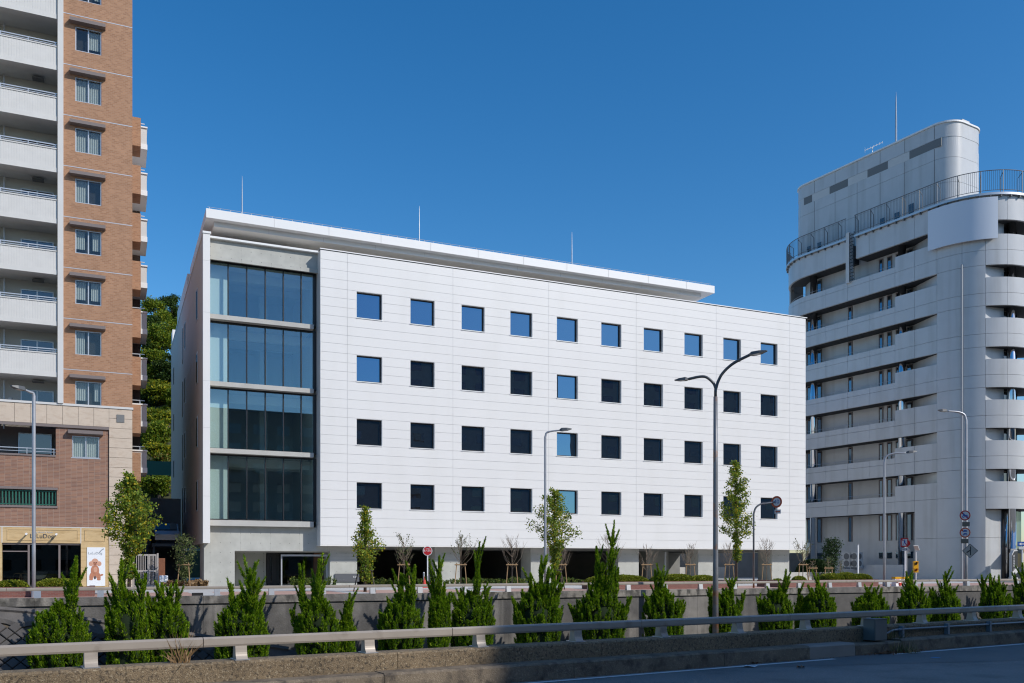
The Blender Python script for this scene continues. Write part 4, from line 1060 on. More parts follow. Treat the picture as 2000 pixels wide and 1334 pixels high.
def rail_section(a, b, d, z, h=.145, t=.11):
    c = .028
    prof = [(d-t/2+c*.4,z-h),(d+t/2-c*.4,z-h),(d+t/2,z-h+c),(d+t/2,z-c),(d+t/2-c,z),(d-t/2+c,z),(d-t/2,z-c),(d-t/2,z-h+c)]
    return MB().prismx(prof, a, b)
RT = .93
x = 7.52 - 2.05*16
while x < 60:
    part('rail', rail_section(x-.55+.006, x+4.1-.55-.006, 13.72, RT), M['railbeige'], gr); x += 4.1
x = 7.52 - 2.05*16
while x < 60:
    pm = MB(); prof = [(13.80,.575),(13.98,.575),(13.80,RT-.145),(13.66,RT-.145)]
    c1 = smooth_curve([(13.60,.575,0),(13.655,.66,0),(13.675,RT-.145,0)], 4)
    side = [(p[0], p[1]) for p in c1] + [(13.80,RT-.145),(13.84,.575)]
    pm.prismx(side, x-.085, x+.085)
    p = part('post', pm, M['railbeige'], gr)
    part('base_plate', MB().box(x-.11, x+.11, 13.57, 13.90, .576, .588), M['steel'], p); x += 2.05
# cabinet, conduit
u_, Y_ = N.px(1703, 13.45)
cb = thingF(N, 'control_cabinet', 'grey metal cable cabinet standing on the kerb against the shaded parapet', 'cabinet', u_, 13.35, .29)
part('cabinet_body', MB().box(u_-.21, u_+.21, 13.22, 13.52, .29, .76), M['cabinet'], cb)
part('cabinet_door', MB().box(u_-.20, u_+.20, 13.205, 13.218, .30, .745), M['cabinet'], cb)
part('cabinet_lid', MB().box(u_-.22, u_+.22, 13.20, 13.525, .762, .775), M['cabinet'], cb)
cd = thingF(N, 'conduit_pipe', 'grey conduit pipe clipped along the shaded parapet right of the cable cabinet', 'pipe', u_+1, 13.48, .5)
ue = u_ + 22
pts = smooth_curve([(u_+.21,13.44,.40),(u_+.5,13.44,.41),(u_+.75,13.46,.47),(u_+1.0,13.46,.485)], 4) + [Vector((ue,13.46,.485))]
part('pipe', MB().tube(pts, .024, 8), M['conduit'], cd, smooth=True)
part('pipe_coupling', MB().tube([(u_+.95,13.46,.485),(u_+1.08,13.46,.485)], .034, 8), M['conduit'], cd)
x = u_ + 1.1
while x < ue:
    part('pipe_clip', MB().box(x-.035, x+.035, 13.425, 13.53, .30, .56), M['conduit'], cd); x += 1.75

# ================================================================ FAR RETAINING WALL, COPING, GUARD RAIL
wl_ = thingF(S, 'retaining_wall', 'long stained concrete retaining wall behind the junipers, topped by a weathered coping', 'wall', 15, 40.9, ZT)
x = -22.0
k = 0
while x < 60:
    b = x + 6.4
    part('wall_section', MB().box(x+.005, b-.005, 40.72, 41.1, ZT, .33), M['retain'], wl_)
    part('coping', MB().box(x+.006, b-.006, 40.64, 41.12, .335, ZP+.012), M['coping'], wl_)
    x = b
fg = thingF(S, 'far_guard_rail', 'long grey guard rail along the top of the far retaining wall', 'guard rail', 20, 40.85, ZP)
UP0, UPS = 4.18, 2.297
x = UP0 - UPS*9
while x < 56:
    part('rail', rail_section(x-1.1+.008, x+2*UPS-1.1-.008, 40.80, 1.075, .13, .11), M['railbeige'], fg); x += 2*UPS
x = UP0 - UPS*9
while x < 56:
    part('post', MB().prismx([(40.70,ZP+.01),(40.90,ZP+.01),(40.86,.945),(40.74,.945)], x-.12, x+.12), M['steel'], fg)
    x += UPS
# stone pitched slope at the left foot of the wall
sp = thingF(S, 'stone_slope', 'slope of dark diamond pitching stones at the left foot of the far retaining wall', 'embankment', -6, 39.5, ZT)
def slope_pt(u, t): return (u, 39.12 + t*.5, ZT + t*.866)      # t metres up the slope
ang = math.atan2(.866, .5)
def ttop(u): return min(3.0, max(0, 2.26 - .208*u))
us = [-23 + i*1.5 for i in range(24)]
bed = MB()
for a, b in zip(us[:-1], us[1:]):
    qs = [slope_pt(a, -1.5), slope_pt(b, -1.5), slope_pt(b, ttop(b)), slope_pt(a, ttop(a))]
    bed.add([(q[0], q[1]+.08, q[2]-.07) for q in qs] + [(b, 40.72, qs[2][2]-.10), (a, 40.72, qs[3][2]-.10)], [(0,1,2,3),(3,2,4,5)])
part('slope_bed', bed, M['earth'], sp)
random.seed(8)
D = .272
def stone_mesh(seed):
    rn = random.Random(seed); h = D*.93; b = .82
    v = [(h,0,0),(0,h*.93,0),(-h,0,0),(0,-h*.93,0)]
    top = [(x*b, y*b, .075+rn.uniform(-.012,.012)) for x, y, _ in v]; mid = [(x*.95, y*.95, .05) for x, y, _ in v]
    return mesh('pitching_stone', MB().add([(x,y,-.06) for x,y,_ in v]+mid+top, [(0,1,5,4),(1,2,6,5),(2,3,7,6),(3,0,4,7),(4,5,9,8),(5,6,10,9),(6,7,11,10),(7,4,8,11),(8,9,10,11)]), M['block'])
sms = [stone_mesh(i) for i in range(5)]
for r in range(0, 16):
    for c in range(-13, 18):
        u = c*2*D*.98 + (r % 2)*D*.98; t = r*D*.93
        if t > ttop(u) - .62 or u > 7.5: continue
        q = slope_pt(u, t)
        piece('pitching_stone', random.choice(sms), sp, (q[0], q[1], q[2]+random.uniform(-.012,.012)), (1,1,1), (ang+random.uniform(-.02,.02), random.uniform(-.02,.02), random.uniform(-.02,.02)))
lip = MB(); 
ptsl = []
for i in range(70):
    u = -21 + i*.42; tt = ttop(u); a = slope_pt(u, tt-.48+.10*math.sin(i*1.9)+random.uniform(-.05,.05)); b = slope_pt(u, tt-.05)
    ptsl.append((a, b))
for i in range(69):
    (a, b), (c, d) = ptsl[i], ptsl[i+1]
    lip.add([(a[0],a[1],a[2]+.12),(c[0],c[1],c[2]+.12),(d[0],d[1],d[2]+.13),(b[0],b[1],b[2]+.13),(a[0],a[1],a[2]-.06),(c[0],c[1],c[2]-.06)], [(0,1,2,3),(4,5,1,0)])
part('mortar_lip', lip, M['mortarlip'], sp)
kp = MB(); kp.tube([(u, slope_pt(u, ttop(u))[1], slope_pt(u, ttop(u))[2]+.10) for u in [-21+i for i in range(29)]], .12, 6); part('slope_kerb', kp, M['mortarlip'], sp)
# brick planters behind the far rail
def brick_planter(label, u0, u1, d0=42.3, h=.42):
    t = thingF(S, 'brick_planter', label, 'planter', (u0+u1)/2, d0, ZP)
    part('brick_edging', MB().box(u0, u1, d0, d0+.22, ZP-.01, ZP+h).box(u0, u0+.22, d0+.22, d0+2.4, ZP-.01, ZP+h).box(u1-.22, u1, d0+.22, d0+2.4, ZP-.01, ZP+h), M['planterbrick'], t)
    part('planter_soil', MB().box(u0+.22, u1-.22, d0+.22, d0+2.4, ZP, ZP+h-.08), M['earth'], t)
brick_planter('low red brick planter in front of the dog shop at the far left', -9, S.u(184, 42.3))
brick_planter('low red brick planter behind the far rail at the big clipped hedges', S.u(1178, 42.3), S.u(1425, 42.3))
brick_planter('low red brick planter behind the far rail at the right end of the white office', S.u(1530, 42.3), S.u(1716, 42.3))
solid(S, 'drain_grate', 'dark drain slot in the pink pavement below the office corner', 'drain', MB().box(S.u(374,41.5), S.u(396,41.5), 41.3, 41.36, ZP, ZP+.13), M['black'], S.u(385,41.5), 41.3, ZP)

# ================================================================ STREET LAMPS
def base_at(px, d): 
    u, Y = S.px(px, d); return u
def lamp_head(mb_par, tip, direc, mat_h='lampdark', L=.75, w=.15):
    x, y, z = tip; dv = Vector(direc).normalized(); sd = Vector((-dv.y, dv.x, 0)).normalized()*w; up = Vector((0,0,1))
    a = Vector(tip); P = []
    for t, ww, h0, h1 in ((0,.45,-.04,.05),(.18,1,-.06,.10),(.62,.95,-.055,.08),(1,.4,-.01,.03)):
        c = a + dv*L*t
        P += [c-sd*ww+up*h0, c+sd*ww+up*h0, c+sd*ww*.8+up*h1, c-sd*ww*.8+up*h1]
    fs = [(3,2,1,0)]
    for i in range(3):
        for j in range(4): fs.append((4*i+j, 4*i+(j+1) % 4, 4*i+4+(j+1) % 4, 4*i+4+j))
    fs.append((12,13,14,15))
    h = part('lamp_head', MB().add(P, fs), M[mat_h], mb_par)
    c0, c1 = a+dv*L*.25+up*-.065, a+dv*L*.6+up*-.062
    part('lamp_lens', MB().add([c0-sd*.7, c0+sd*.7, c1+sd*.7, c1-sd*.7, c0-sd*.7+up*.03, c0+sd*.7+up*.03, c1+sd*.7+up*.03, c1-sd*.7+up*.03], [(0,1,2,3),(0,1,5,4),(1,2,6,5),(2,3,7,6),(3,0,4,7)]), M['lens'], h)
def street_lamp(label, px, d, ztop, reach, rb, rt, mt, zb=ZP, curve=.9, twist=0):
    u, Y = S.px(px, d); x, y = S.w(u, d)
    t = thing('street_lamp', label, 'street lamp', (x, y, zb), 0, None, (0,0,zb))
    zs = ztop - zb
    c, s_ = math.cos(twist), math.sin(twist)
    dir_ = (reach*c, reach*s_)
    zz = ztop - .45*abs(reach)
    pts = [(0,0,zb),(0,0,zb+2),(0,0,zb+(zz-zb)*.6),(0,0,zz-.3)] + [tuple(q) for q in smooth_curve([(0,0,zz),(dir_[0]*.10,dir_[1]*.10,zz+(ztop-zz)*.62),(dir_[0]*.42,dir_[1]*.42,ztop-.05),(dir_[0],dir_[1],ztop)], 6)]
    n = len(pts); rad = [rb*1.0, rb] + [rb+(rt-rb)*(i-1)/(n-3) for i in range(2, n)]
    part('pole', MB().tube(pts, [max(rt, r) for r in rad], 10), M[mt], t, smooth=True)
    part('pole_base', MB().cyl(0,0,zb,zb+.35,rb*1.35,10), M[mt], t)
    lamp_head(t, (dir_[0],dir_[1],ztop), (dir_[0],dir_[1],.08*abs(reach)), L=.62)
    return t
street_lamp('slim grey street lamp in front of the dog shop, at the far left', 66, 42, 9.15, -.40, .074, .045, 'lamppole', twist=1.15)
street_lamp('slender street lamp with a short bent arm before the middle of the white office', 1065, 42, 8.98, .75, .066, .036, 'lamppole', twist=-.1)
street_lamp('street lamp at the white corner of the grey tower, arm bent to the right', 1727, 42.4, 9.08, 1.35, .075, .04, 'lamppole', twist=-.1)
tl = street_lamp('tall street lamp carrying three road signs before the grey tower, arm bent to the left', 1886, 40.95, 11.85, -1.25, .12, .05, 'lamppole', twist=.1)
# double armed lamp in the cutting
u, Y = S.px(1397.5, 37.6); x, y = S.w(u, 37.6)
dl = thing('double_street_lamp', 'tall rusty street lamp with two arms rising from the junipers', 'street lamp', (x, y, ZT), 0, None, (0,0,ZT))
K = Y/FPX
def dz(py): return CAMZ + (HOR-py)*K
def dx(px): return (px-1397.5)*K
part('pole', MB().tube([(0,0,ZT),(0,0,2),(0,0,7),(0,0,dz(775))], [.16,.135,.12,.105], 12), M['polegrey'], dl, smooth=True)
part('arm', MB().tube([(0,0,dz(778)),(.0,0,dz(760))]+[tuple(q) for q in smooth_curve([(0,0,dz(758)),(dx(1393),0,dz(748)),(dx(1380),0,dz(737)),(dx(1367),.1,dz(735)),(dx(1347),.3,dz(738))], 5)], .07, 8), M['lampdark'], dl, smooth=True)
part('arm', MB().tube([(0,0,dz(776))]+[tuple(q) for q in smooth_curve([(0,0,dz(762)),(dx(1403),0,dz(744)),(dx(1412),-.1,dz(728)),(dx(1430),-.3,dz(712)),(dx(1458),-.7,dz(699))], 5)], .075, 8), M['lampdark'], dl, smooth=True)
lamp_head(dl, (dx(1347),.3,dz(738)), (-1,.45,-.02), L=.72, w=.16)
lamp_head(dl, (dx(1457),-.7,dz(699.5)), (1,-.75,.10), L=.9, w=.22)

# ================================================================ SIGNS
def sign_at(name, label, px, d, rotdeg, zb=ZP, group=None):
    u, Y = S.px(px, d); x, y = S.w(u, d)
    return thing(name, label, 'sign', (x, y, zb), math.radians(rotdeg), group, (0, 0, zb)), Y
# speed limit 40 on a bent pole
u40, Y40 = S.px(1472, 42.4)
s40, _ = sign_at('speed_limit_sign', 'round 40 speed limit sign with red left arrow plate on a bent grey pole', 1472, 42.4, 0)
k = Y40/FPX; z_ = lambda py: CAMZ+(HOR-py)*k
part('pole', MB().tube([(0,0,ZP),(0,0,z_(1030)),(0,0,z_(1010))]+[tuple(q) for q in smooth_curve([(0,0,z_(1004)),(4*k,0,z_(992)),(14*k,0,z_(984.5)),(26*k,0,z_(983)),(46*k,.0,z_(980))], 5)], .055, 8), M['polegrey'], s40, smooth=True)
def on_sign(fn, par, loc, rotdeg, mats, name):
    me = mesh(name, fn, mats); o = piece(name, me, par, loc, (1,1,1), (0,0,math.radians(rotdeg))); return o
f = on_sign(MB().disc(0,0,.345,-.012,.0,32), s40, (44*k,-.10,z_(980.5)), -44, M['signwhite'], 'sign_face')
on_sign(MB().ring(0,0,.235,.345,-.016,-.0125,32), f, (0,0,0), 0, M['redorange'], 'red_ring')
text_part('40', .34, M['blue'], f, (0,-.0135,0), sx=1.0)
f = on_sign(MB().box(-.20,.20,-.012,0,-.12,.12), s40, (46*k,-.10,z_(999.5)), -44, M['signwhite'], 'plate')
on_sign(MB().box(-.06,.16,-.016,-.0125,-.03,.03).prismy([(-.16,0),(-.05,-.07),(-.05,.07)],-.016,-.0125), f, (0,0,0), 0, M['redorange'], 'arrow')
# no entry plate by the parking entrance
us = S.u(835, 52.3)
ne, Yn = sign_at('no_entry_sign', 'round red sign with white characters on a thin white post at the parking entrance', 835, 52.3, 8)
k = Yn/FPX; z_ = lambda py: CAMZ+(HOR-py)*k
part('post', MB().cyl(0,0,ZP,z_(1080),.038,8), M['white'], ne)
f = on_sign(MB().disc(0,0,9.3*k,-.012,0,32), ne, (0,-.05,z_(1076)), 0, M['signwhite'], 'sign_face')
on_sign(MB().disc(0,0,8.2*k,-.016,-.0125,32), f, (0,0,0), 0, M['red'], 'red_disc')
text_part('進入禁止', .145, M['white'], f, (0,-.018,.01), sx=.92); text_part('一般車両', .06, M['white'], f, (0,-.018,.13))
# signs on the tall lamp before the tower
kk = S.px(1886, 40.95)[1]/FPX; z_ = lambda py: CAMZ+(HOR-py)*kk
sx_ = (1882.5-1886)*kk
def tl_sign(label, name): 
    o = thing(name, label, 'sign', tuple(tl.location), 0, 'road signs on the tall lamp before the tower', (0,0,ZP)); return o
a = tl_sign('upper round red ringed sign with a blue motorcycle, on the tall lamp', 'prohibition_sign')
f = on_sign(MB().disc(0,0,9.8*kk,-.012,0,30), a, (sx_,-.16,z_(1007)), -38, M['signwhite'], 'sign_face')
on_sign(MB().ring(0,0,7.6*kk,9.8*kk,-.016,-.0125,30), f, (0,0,0), 0, M['red'], 'red_ring')
on_sign(MB().prismy([(-.26,.19),(-.19,.25),(.26,-.2),(.19,-.26)],-.016,-.0125), f, (0,0,0), 0, M['red'], 'red_bar')
mc = MB(); mc.ring(-.10,-.07,.035,.075,-.019,-.0165,12); mc.ring(.11,-.07,.035,.075,-.019,-.0165,12); mc.prismy([(-.11,-.03),(.10,-.05),(.13,.03),(.0,.05),(-.06,.15),(-.12,.13)],-.0195,-.0165)
on_sign(mc, f, (0,0,0), 0, M['blue'], 'motorcycle_symbol')
on_sign(MB().box(-.22,.22,-.012,0,-.14,.14), a, (sx_+.06,-.16,z_(1024)), -38, M['signback'], 'plate')
a = tl_sign('lower round orange ringed sign with two small blue vehicles, on the tall lamp', 'prohibition_sign')
f = on_sign(MB().disc(0,0,9.8*kk,-.012,0,30), a, (sx_,-.16,z_(1040.5)), -38, M['signwhite'], 'sign_face')
on_sign(MB().ring(0,0,7.6*kk,9.8*kk,-.016,-.0125,30), f, (0,0,0), 0, M['redorange'], 'red_ring')
on_sign(MB().prismy([(-.24,.17),(-.19,.23),(-.06,.10),(-.11,.04)],-.016,-.0125), f, (0,0,0), 0, M['redorange'], 'red_bar')
mc = MB(); mc.prismy([(-.13,.06),(.13,.06),(.10,.15),(-.02,.17),(-.10,.13)],-.0195,-.0165); mc.ring(-.07,-.13,.02,.05,-.0195,-.0165,10); mc.ring(.08,-.13,.02,.05,-.0195,-.0165,10); mc.prismy([(-.12,-.11),(.12,-.11),(.09,-.03),(-.06,-.03)],-.0195,-.0165)
on_sign(mc, f, (0,0,0), 0, M['blue'], 'vehicle_symbol')
on_sign(MB().box(-.22,.22,-.012,0,-.14,.14), a, (sx_-.02,-.16,z_(1057)), -38, M['signback'], 'plate')
a = tl_sign('grey diamond warning sign with a black merging arrow, lowest on the tall lamp', 'merge_sign')
f = on_sign(MB().prismy([(0,-14*kk),(14*kk,0),(0,14*kk),(-14*kk,0)],-.012,0), a, (4*kk,-.30,z_(1076)), -30, M['black'], 'sign_back')
on_sign(MB().prismy([(0,-12.9*kk),(12.9*kk,0),(0,12.9*kk),(-12.9*kk,0)],-.016,-.0125), f, (0,0,0), 0, M['signstone'], 'sign_face')
on_sign(MB().box(.0,.055,-.020,-.0165,-.27,.28).prismy([(.0,-.02),(.0,.07),(-.2,-.07),(-.2,-.15)],-.020,-.0165), f, (0,0,0), 0, M['black'], 'merge_symbol')
# no pedestrians sign
npd, Yq = sign_at('no_pedestrian_sign', 'red framed square no walking sign on a post beside the yellow signal', 1768, 44.0, -20)
k = Yq/FPX; z_ = lambda py: CAMZ+(HOR-py)*k
part('post', MB().cyl(0,0,ZP,z_(1052),.06,8), M['white'], npd); part('second_post', MB().cyl(.09,.15,ZP,z_(1060),.045,8), M['lamppole'], npd)
f = on_sign(MB().box(-.235,.235,-.012,0,-.30,.30), npd, (-.05,-.09,z_(1059.5)), -8, M['red'], 'sign_frame')
on_sign(MB().box(-.165,.165,-.016,-.0125,-.22,.22), f, (0,0,0), 0, M['signwhite'], 'sign_face')
on_sign(MB().prismy([(-.165,.16),(-.165,.22),(-.12,.22),(-.04,.12),(-.08,.09)],-.019,-.0165).prismy([(.03,-.05),(.07,-.02),(.165,-.16),(.165,-.22),(.12,-.22)],-.019,-.0165), f, (0,0,0), 0, M['red'], 'red_bar')
wk = MB(); wk.disc(0,.15,.035,-.020,-.0165,10); wk.prismy([(-.04,.11),(.04,.11),(.05,-.02),(-.03,-.03)],-.020,-.0165); wk.prismy([(-.03,-.03),(.0,-.03),(-.05,-.15),(-.08,-.15)],-.020,-.0165); wk.prismy([(.0,-.03),(.05,-.02),(.09,-.12),(.06,-.13)],-.020,-.0165); wk.box(-.13,-.08,-.020,-.0165,-.20,-.16)
on_sign(wk, f, (0,0,0), 0, M['blue'], 'walking_symbol')
f = on_sign(MB().box(-.19,.19,-.012,0,-.10,.10), npd, (-.03,-.09,z_(1073)), -8, M['signwhite'], 'plate')
text_part('歩行者', .11, M['black'], f, (0,-.014,0))
f = on_sign(MB().disc(0,0,.19,-.012,0,22), npd, (.13,.10,z_(1061)), -20, M['red'], 'rear_round_plate')
f = on_sign(MB().disc(0,0,.17,-.012,0,22), npd, (.14,.10,z_(1076)), -20, M['lamppole'], 'lower_round_plate')
# flashing yellow signal with solar panel
fs_, Yq = sign_at('warning_signal', 'yellow two lamp flashing signal under a tilted solar panel on a thin post', 1789, 44.5, 0)
fs_['category'] = 'signal'
k = Yq/FPX; z_ = lambda py: CAMZ+(HOR-py)*k
part('post', MB().cyl(0,0,ZP,z_(1078),.032,8), M['white'], fs_)
part('solar_panel', MB().add([(-.28,-.25,z_(1066.5)),(.02,-.25,z_(1066.5)),(.27,.05,z_(1075)),(-.03,.05,z_(1075)),(-.28,-.25,z_(1065)),(.02,-.25,z_(1065)),(.27,.05,z_(1073.5)),(-.03,.05,z_(1073.5))],[(3,2,1,0),(4,5,6,7),(0,1,5,4),(1,2,6,5),(2,3,7,6),(3,0,4,7)]), M['signwhite'], fs_)
hb = part('signal_body', MB().box(-.24,.08,-.22,-.04,z_(1118),z_(1096)), M['yellow'], fs_)
for py in (1100.5, 1113):
    part('signal_lens', MB().tube([(-.10,-.225,z_(py)),(-.10,-.235,z_(py))], .10, 16), M['lamporange'] if py > 1105 else M['black'], hb)
    vs, fs2 = [], []
    for i in range(9):
        a_ = math.radians(10+20*i); c = (math.cos(a_)*.12, math.sin(a_)*.12)
        vs += [(-.10+c[0],-.22,z_(py)+c[1]),(-.12+c[0],-.42,z_(py)+c[1]-.02)]
    for i in range(8): fs2.append((2*i,2*i+2,2*i+3,2*i+1))
    part('visor', MB().add(vs, fs2), M['yellow'], hb)
# white marker post
u, Y = S.px(1676, 50); x, y = S.w(u, 50)
mp_ = thing('marker_post', 'plain white steel post before the outdoor units of the grey tower', 'post', (x, y, ZP), 0, None, (0,0,ZP))
part('post', MB().cyl(0,0,ZP,CAMZ+(HOR-1065)*Y/FPX,.055,8), M['white'], mp_); part('post_cap', MB().cyl(0,0,CAMZ+(HOR-1065)*Y/FPX,CAMZ+(HOR-1062)*Y/FPX,.06,8), M['steel'], mp_)
# one way arrow
ow, Yq = sign_at('one_way_sign', 'blue plate with white left arrow on a white post at the far right edge', 1996.5, 50, 0)
k = Yq/FPX; z_ = lambda py: CAMZ+(HOR-py)*k
part('post', MB().cyl(0,0,ZP,z_(1060),.05,8), M['white'], ow)
f = part('sign_face', MB().box(-.42,.42,-.08,-.06,z_(1067),z_(1058)), M['blue'], ow)
zc = z_(1062.5)
part('arrow', MB().box(-.12,.32,-.084,-.0805,zc-.035,zc+.035).prismy([(-.34,zc),(-.1,zc-.11),(-.1,zc+.11)],-.084,-.0805), M['white'], f)
part('plate', MB().box(-.30,.30,-.08,-.06,z_(1073),z_(1068)), M['signwhite'], ow)
# traffic barriers, cones
for q, px in enumerate((1751, 1768)):
    u = S.u(px, 41.7); t = thingF(S, 'traffic_barrier', ('left', 'right')[q] + ' of two yellow topped red and white barrier blocks behind the far rail', 'barrier', u, 41.7, ZP, 'barrier blocks behind the far rail')
    b = part('barrier_body', MB().prismx([(41.5,ZP),(41.9,ZP),(41.82,1.12),(41.58,1.12)], u-.24, u+.24), M['white'], t)
    part('red_square', MB().box(u-.20, u+.02, 41.47, 41.55, .92, 1.08).box(u+.02, u+.22, 41.455, 41.53, .70, .88), M['conered'], b)
    part('barrier_top', MB().box(u-.26, u+.26, 41.55, 41.85, 1.12, 1.24), M['yellow'], t)
for q, px in enumerate((829, 843, 857)):
    u = S.u(px, 50.5); t = thingF(S, 'traffic_cone', ('left', 'middle', 'right')[q] + ' of three small red cones by the red no entry sign', 'cone', u, 50.5, ZP, 'cones by the no entry sign')
    part('cone', MB().cyl(u, 50.5, ZP+.03, ZP+.65, .13, 12, .03), M['conered'], t); part('cone_base', MB().box(u-.18,u+.18,50.32,50.68,ZP,ZP+.03), M['conered'], t)
for q, px in enumerate((828, 842.5)):
    u = S.u(px, 52.0); t = thingF(S, 'bollard', ('left', 'right')[q] + ' of two short steel bollards behind the small red cones', 'bollard', u, 52, ZP, 'bollards at the parking entrance')
    part('bollard_tube', MB().cyl(u, 52, ZP, ZP+.85, .055, 10), M['steel'], t); part('bollard_cap', MB().cyl(u, 52, ZP+.85, ZP+.90, .06, 10, .02), M['white'], t)
# litter, leaves and paint on the near road
def on_road(px, py, z=.004):
    Y = (CAMZ - z)*FPX/(py-HOR); return ((px-1000)/FPX*Y, Y, z)
def flat_bit(name, label, cat, px, py, pts, m, z=.012, curl=.02, group=None):
    x, y, _ = on_road(px, py)
    n = len(pts); vs = [(p[0], p[1], z + curl*(i % 2)) for i, p in enumerate(pts)] + [(0, 0, z)]
    o = solid(Fr(0), name, label, cat, MB().add([(v[0]+x, v[1]+y, v[2]) for v in vs], [(i, (i+1) % n, n) for i in range(n)]), M[m], x, y, 0, group); return o
leafp = [(-.06,0),(-.03,.05),(0,.03),(.04,.06),(.07,.0),(.04,-.05),(0,-.03),(-.04,-.05)]
flat_bit('paper_scrap', 'crumpled white paper scrap lying on the road edge line', 'litter', 1464, 1303, [(-.16,-.03),(-.05,.06),(.10,.05),(.17,.0),(.08,-.06),(-.06,-.07)], 'paper', curl=.03)
for i, (px, py, t) in enumerate(((1385,1300.5,'largest dry brown leaf, beside the road edge line'),(1563,1304.5,'dry brown leaf lying alone on the shaded asphalt right of the paper scrap'),(1473,1296,'dry leaf just behind the paper scrap at the kerb'),(1545,1287,'yellowish dry leaf lying against the kerb face'))):
    flat_bit('fallen_leaf', t, 'leaf', px, py, [(p[0]*1.25, p[1]*1.5) for p in leafp], 'deadleaf', curl=.04, group='dead leaves on the near road')
x, y, _ = on_road(1827, 1284)
solid(Fr(0), 'paint_mark', 'small blue spray mark on the near asphalt', 'paint mark', MB().add([(x-.10,y-.05,.006),(x+.02,y-.08,.006),(x+.11,y-.03,.006),(x+.10,y+.05,.006),(x-.02,y+.06,.006),(x-.11,y+.03,.006)], [(0,1,2,3,4,5)]), M['bluepaint'], x, y, 0)

# ================================================================ HOUSES ACROSS THE NEAR ROAD (seen in the glass, and they shade the road)
def facade_house(name, label, u0, u1, d0, d1, h, m, wins=True):
    t = thingF(S, name, label, 'building', (u0+u1)/2, (d0+d1)/2, 0)
    part('wall', MB().prism([(u0+.35*(d1-d0),d0),(u1+.35*(d1-d0),d0),(u1,d1),(u0,d1)], 0, h), M[m], t)
    part('roof_edge', MB().box(u0, u1, d1-.3, d1+.10, h, h+.35), M['louvre'], t)
    if wins:
        z = 1.2
        while z + 2.2 < h:
            x = u0 + 1.2
            while x + 2 < u1:
                part('window', MB().box(x, x+1.9, d1-.02, d1+.04, z, z+1.5), M['aptglass'], t)
                pass
                x += 3.7
            z += 3.0
    return t
facade_house('opposite_house', 'brown house across the road mirrored in the lower glass of the office bay', 4, 39.8, -40, -28, 25.6, 'opp_a')
facade_house('opposite_block', 'tall grey block across the road mirrored in most of the square office windows', 40, 71.5, -34, -28, 41, 'opp_b')
facade_house('opposite_block', 'second tall grey block across the road mirrored in the right hand office windows', 76.5, 138, -36, -28, 40.5, 'opp_b')
facade_house('opposite_house', 'added low brown house row across the road, unseen, darkening the shop window reflection', -75, 3.6, -40, -28, 13.5, 'opp_a')  # added to keep the bright horizon out of the shop glass
# ================================================================ PLANTS
def rng(seed): return np.random.default_rng(seed)
def leaf_obj(name, C, A, B, m, par, off=(0,0,0), kind=None, tri=False):
    """leaf quads: centre C, half axes A (length) and B (width); four corners, bent a little"""
    k = len(C); C = C - np.array(off)
    Nn = np.cross(A, B); ln = np.linalg.norm(Nn, axis=1, keepdims=True)+1e-9; bend = Nn/ln*np.linalg.norm(A, axis=1, keepdims=True)*.25
    V = np.empty((k, 4, 3)); V[:,0] = C-A; V[:,1] = C+B+bend; V[:,2] = C+A; V[:,3] = C-B+bend
    me = bpy.data.meshes.new(name); me.vertices.add(4*k); me.vertices.foreach_set('co', V.reshape(-1).astype('f'))
    me.loops.add(4*k); me.loops.foreach_set('vertex_index', np.arange(4*k, dtype='i'))
    me.polygons.add(k); me.polygons.foreach_set('loop_start', np.arange(0, 4*k, 4, dtype='i'))
    me.update(calc_edges=True); me.validate()
    me.materials.append(m)
    o = bpy.data.objects.new(name, me); COL.objects.link(o)
    if par is not None: o.parent = par
    return tag(o, None, None, None, kind)
def needle_obj(name, C, A, B, m, par):
    """needle sprigs: one slim triangle each, from its base C-A to its tip C+A"""
    k = len(C); V = np.empty((k, 3, 3)); V[:,0] = C-A+B; V[:,1] = C+A; V[:,2] = C-A-B
    me = bpy.data.meshes.new(name); me.vertices.add(3*k); me.vertices.foreach_set('co', V.reshape(-1).astype('f'))
    me.loops.add(3*k); me.loops.foreach_set('vertex_index', np.arange(3*k, dtype='i'))
    me.polygons.add(k); me.polygons.foreach_set('loop_start', np.arange(0, 3*k, 3, dtype='i'))
    me.update(calc_edges=True); me.materials.append(m)
    o = bpy.data.objects.new(name, me); COL.objects.link(o); o.parent = par
    return o
def rand_dirs(r, k, up=0.0):
    v = r.normal(size=(k, 3)); v[:,2] += up; return v/np.linalg.norm(v, axis=1, keepdims=True)
def cross_dirs(r, A):
    B = np.cross(A, rand_dirs(r, len(A))); return B/(np.linalg.norm(B, axis=1, keepdims=True)+1e-9)
def thing0(name, label, cat, x, y, z, group=None): return thing(name, label, cat, (x, y, z), 0, group)
def tube_part(name, list_of, m, par, n=6):
    mb = MB()
    for pts, r0, r1 in list_of:
        k = len(pts); mb.tube(pts, [r0+(r1-r0)*i/(k-1) for i in range(k)], n)
    return part(name, mb, m, par, smooth=True)

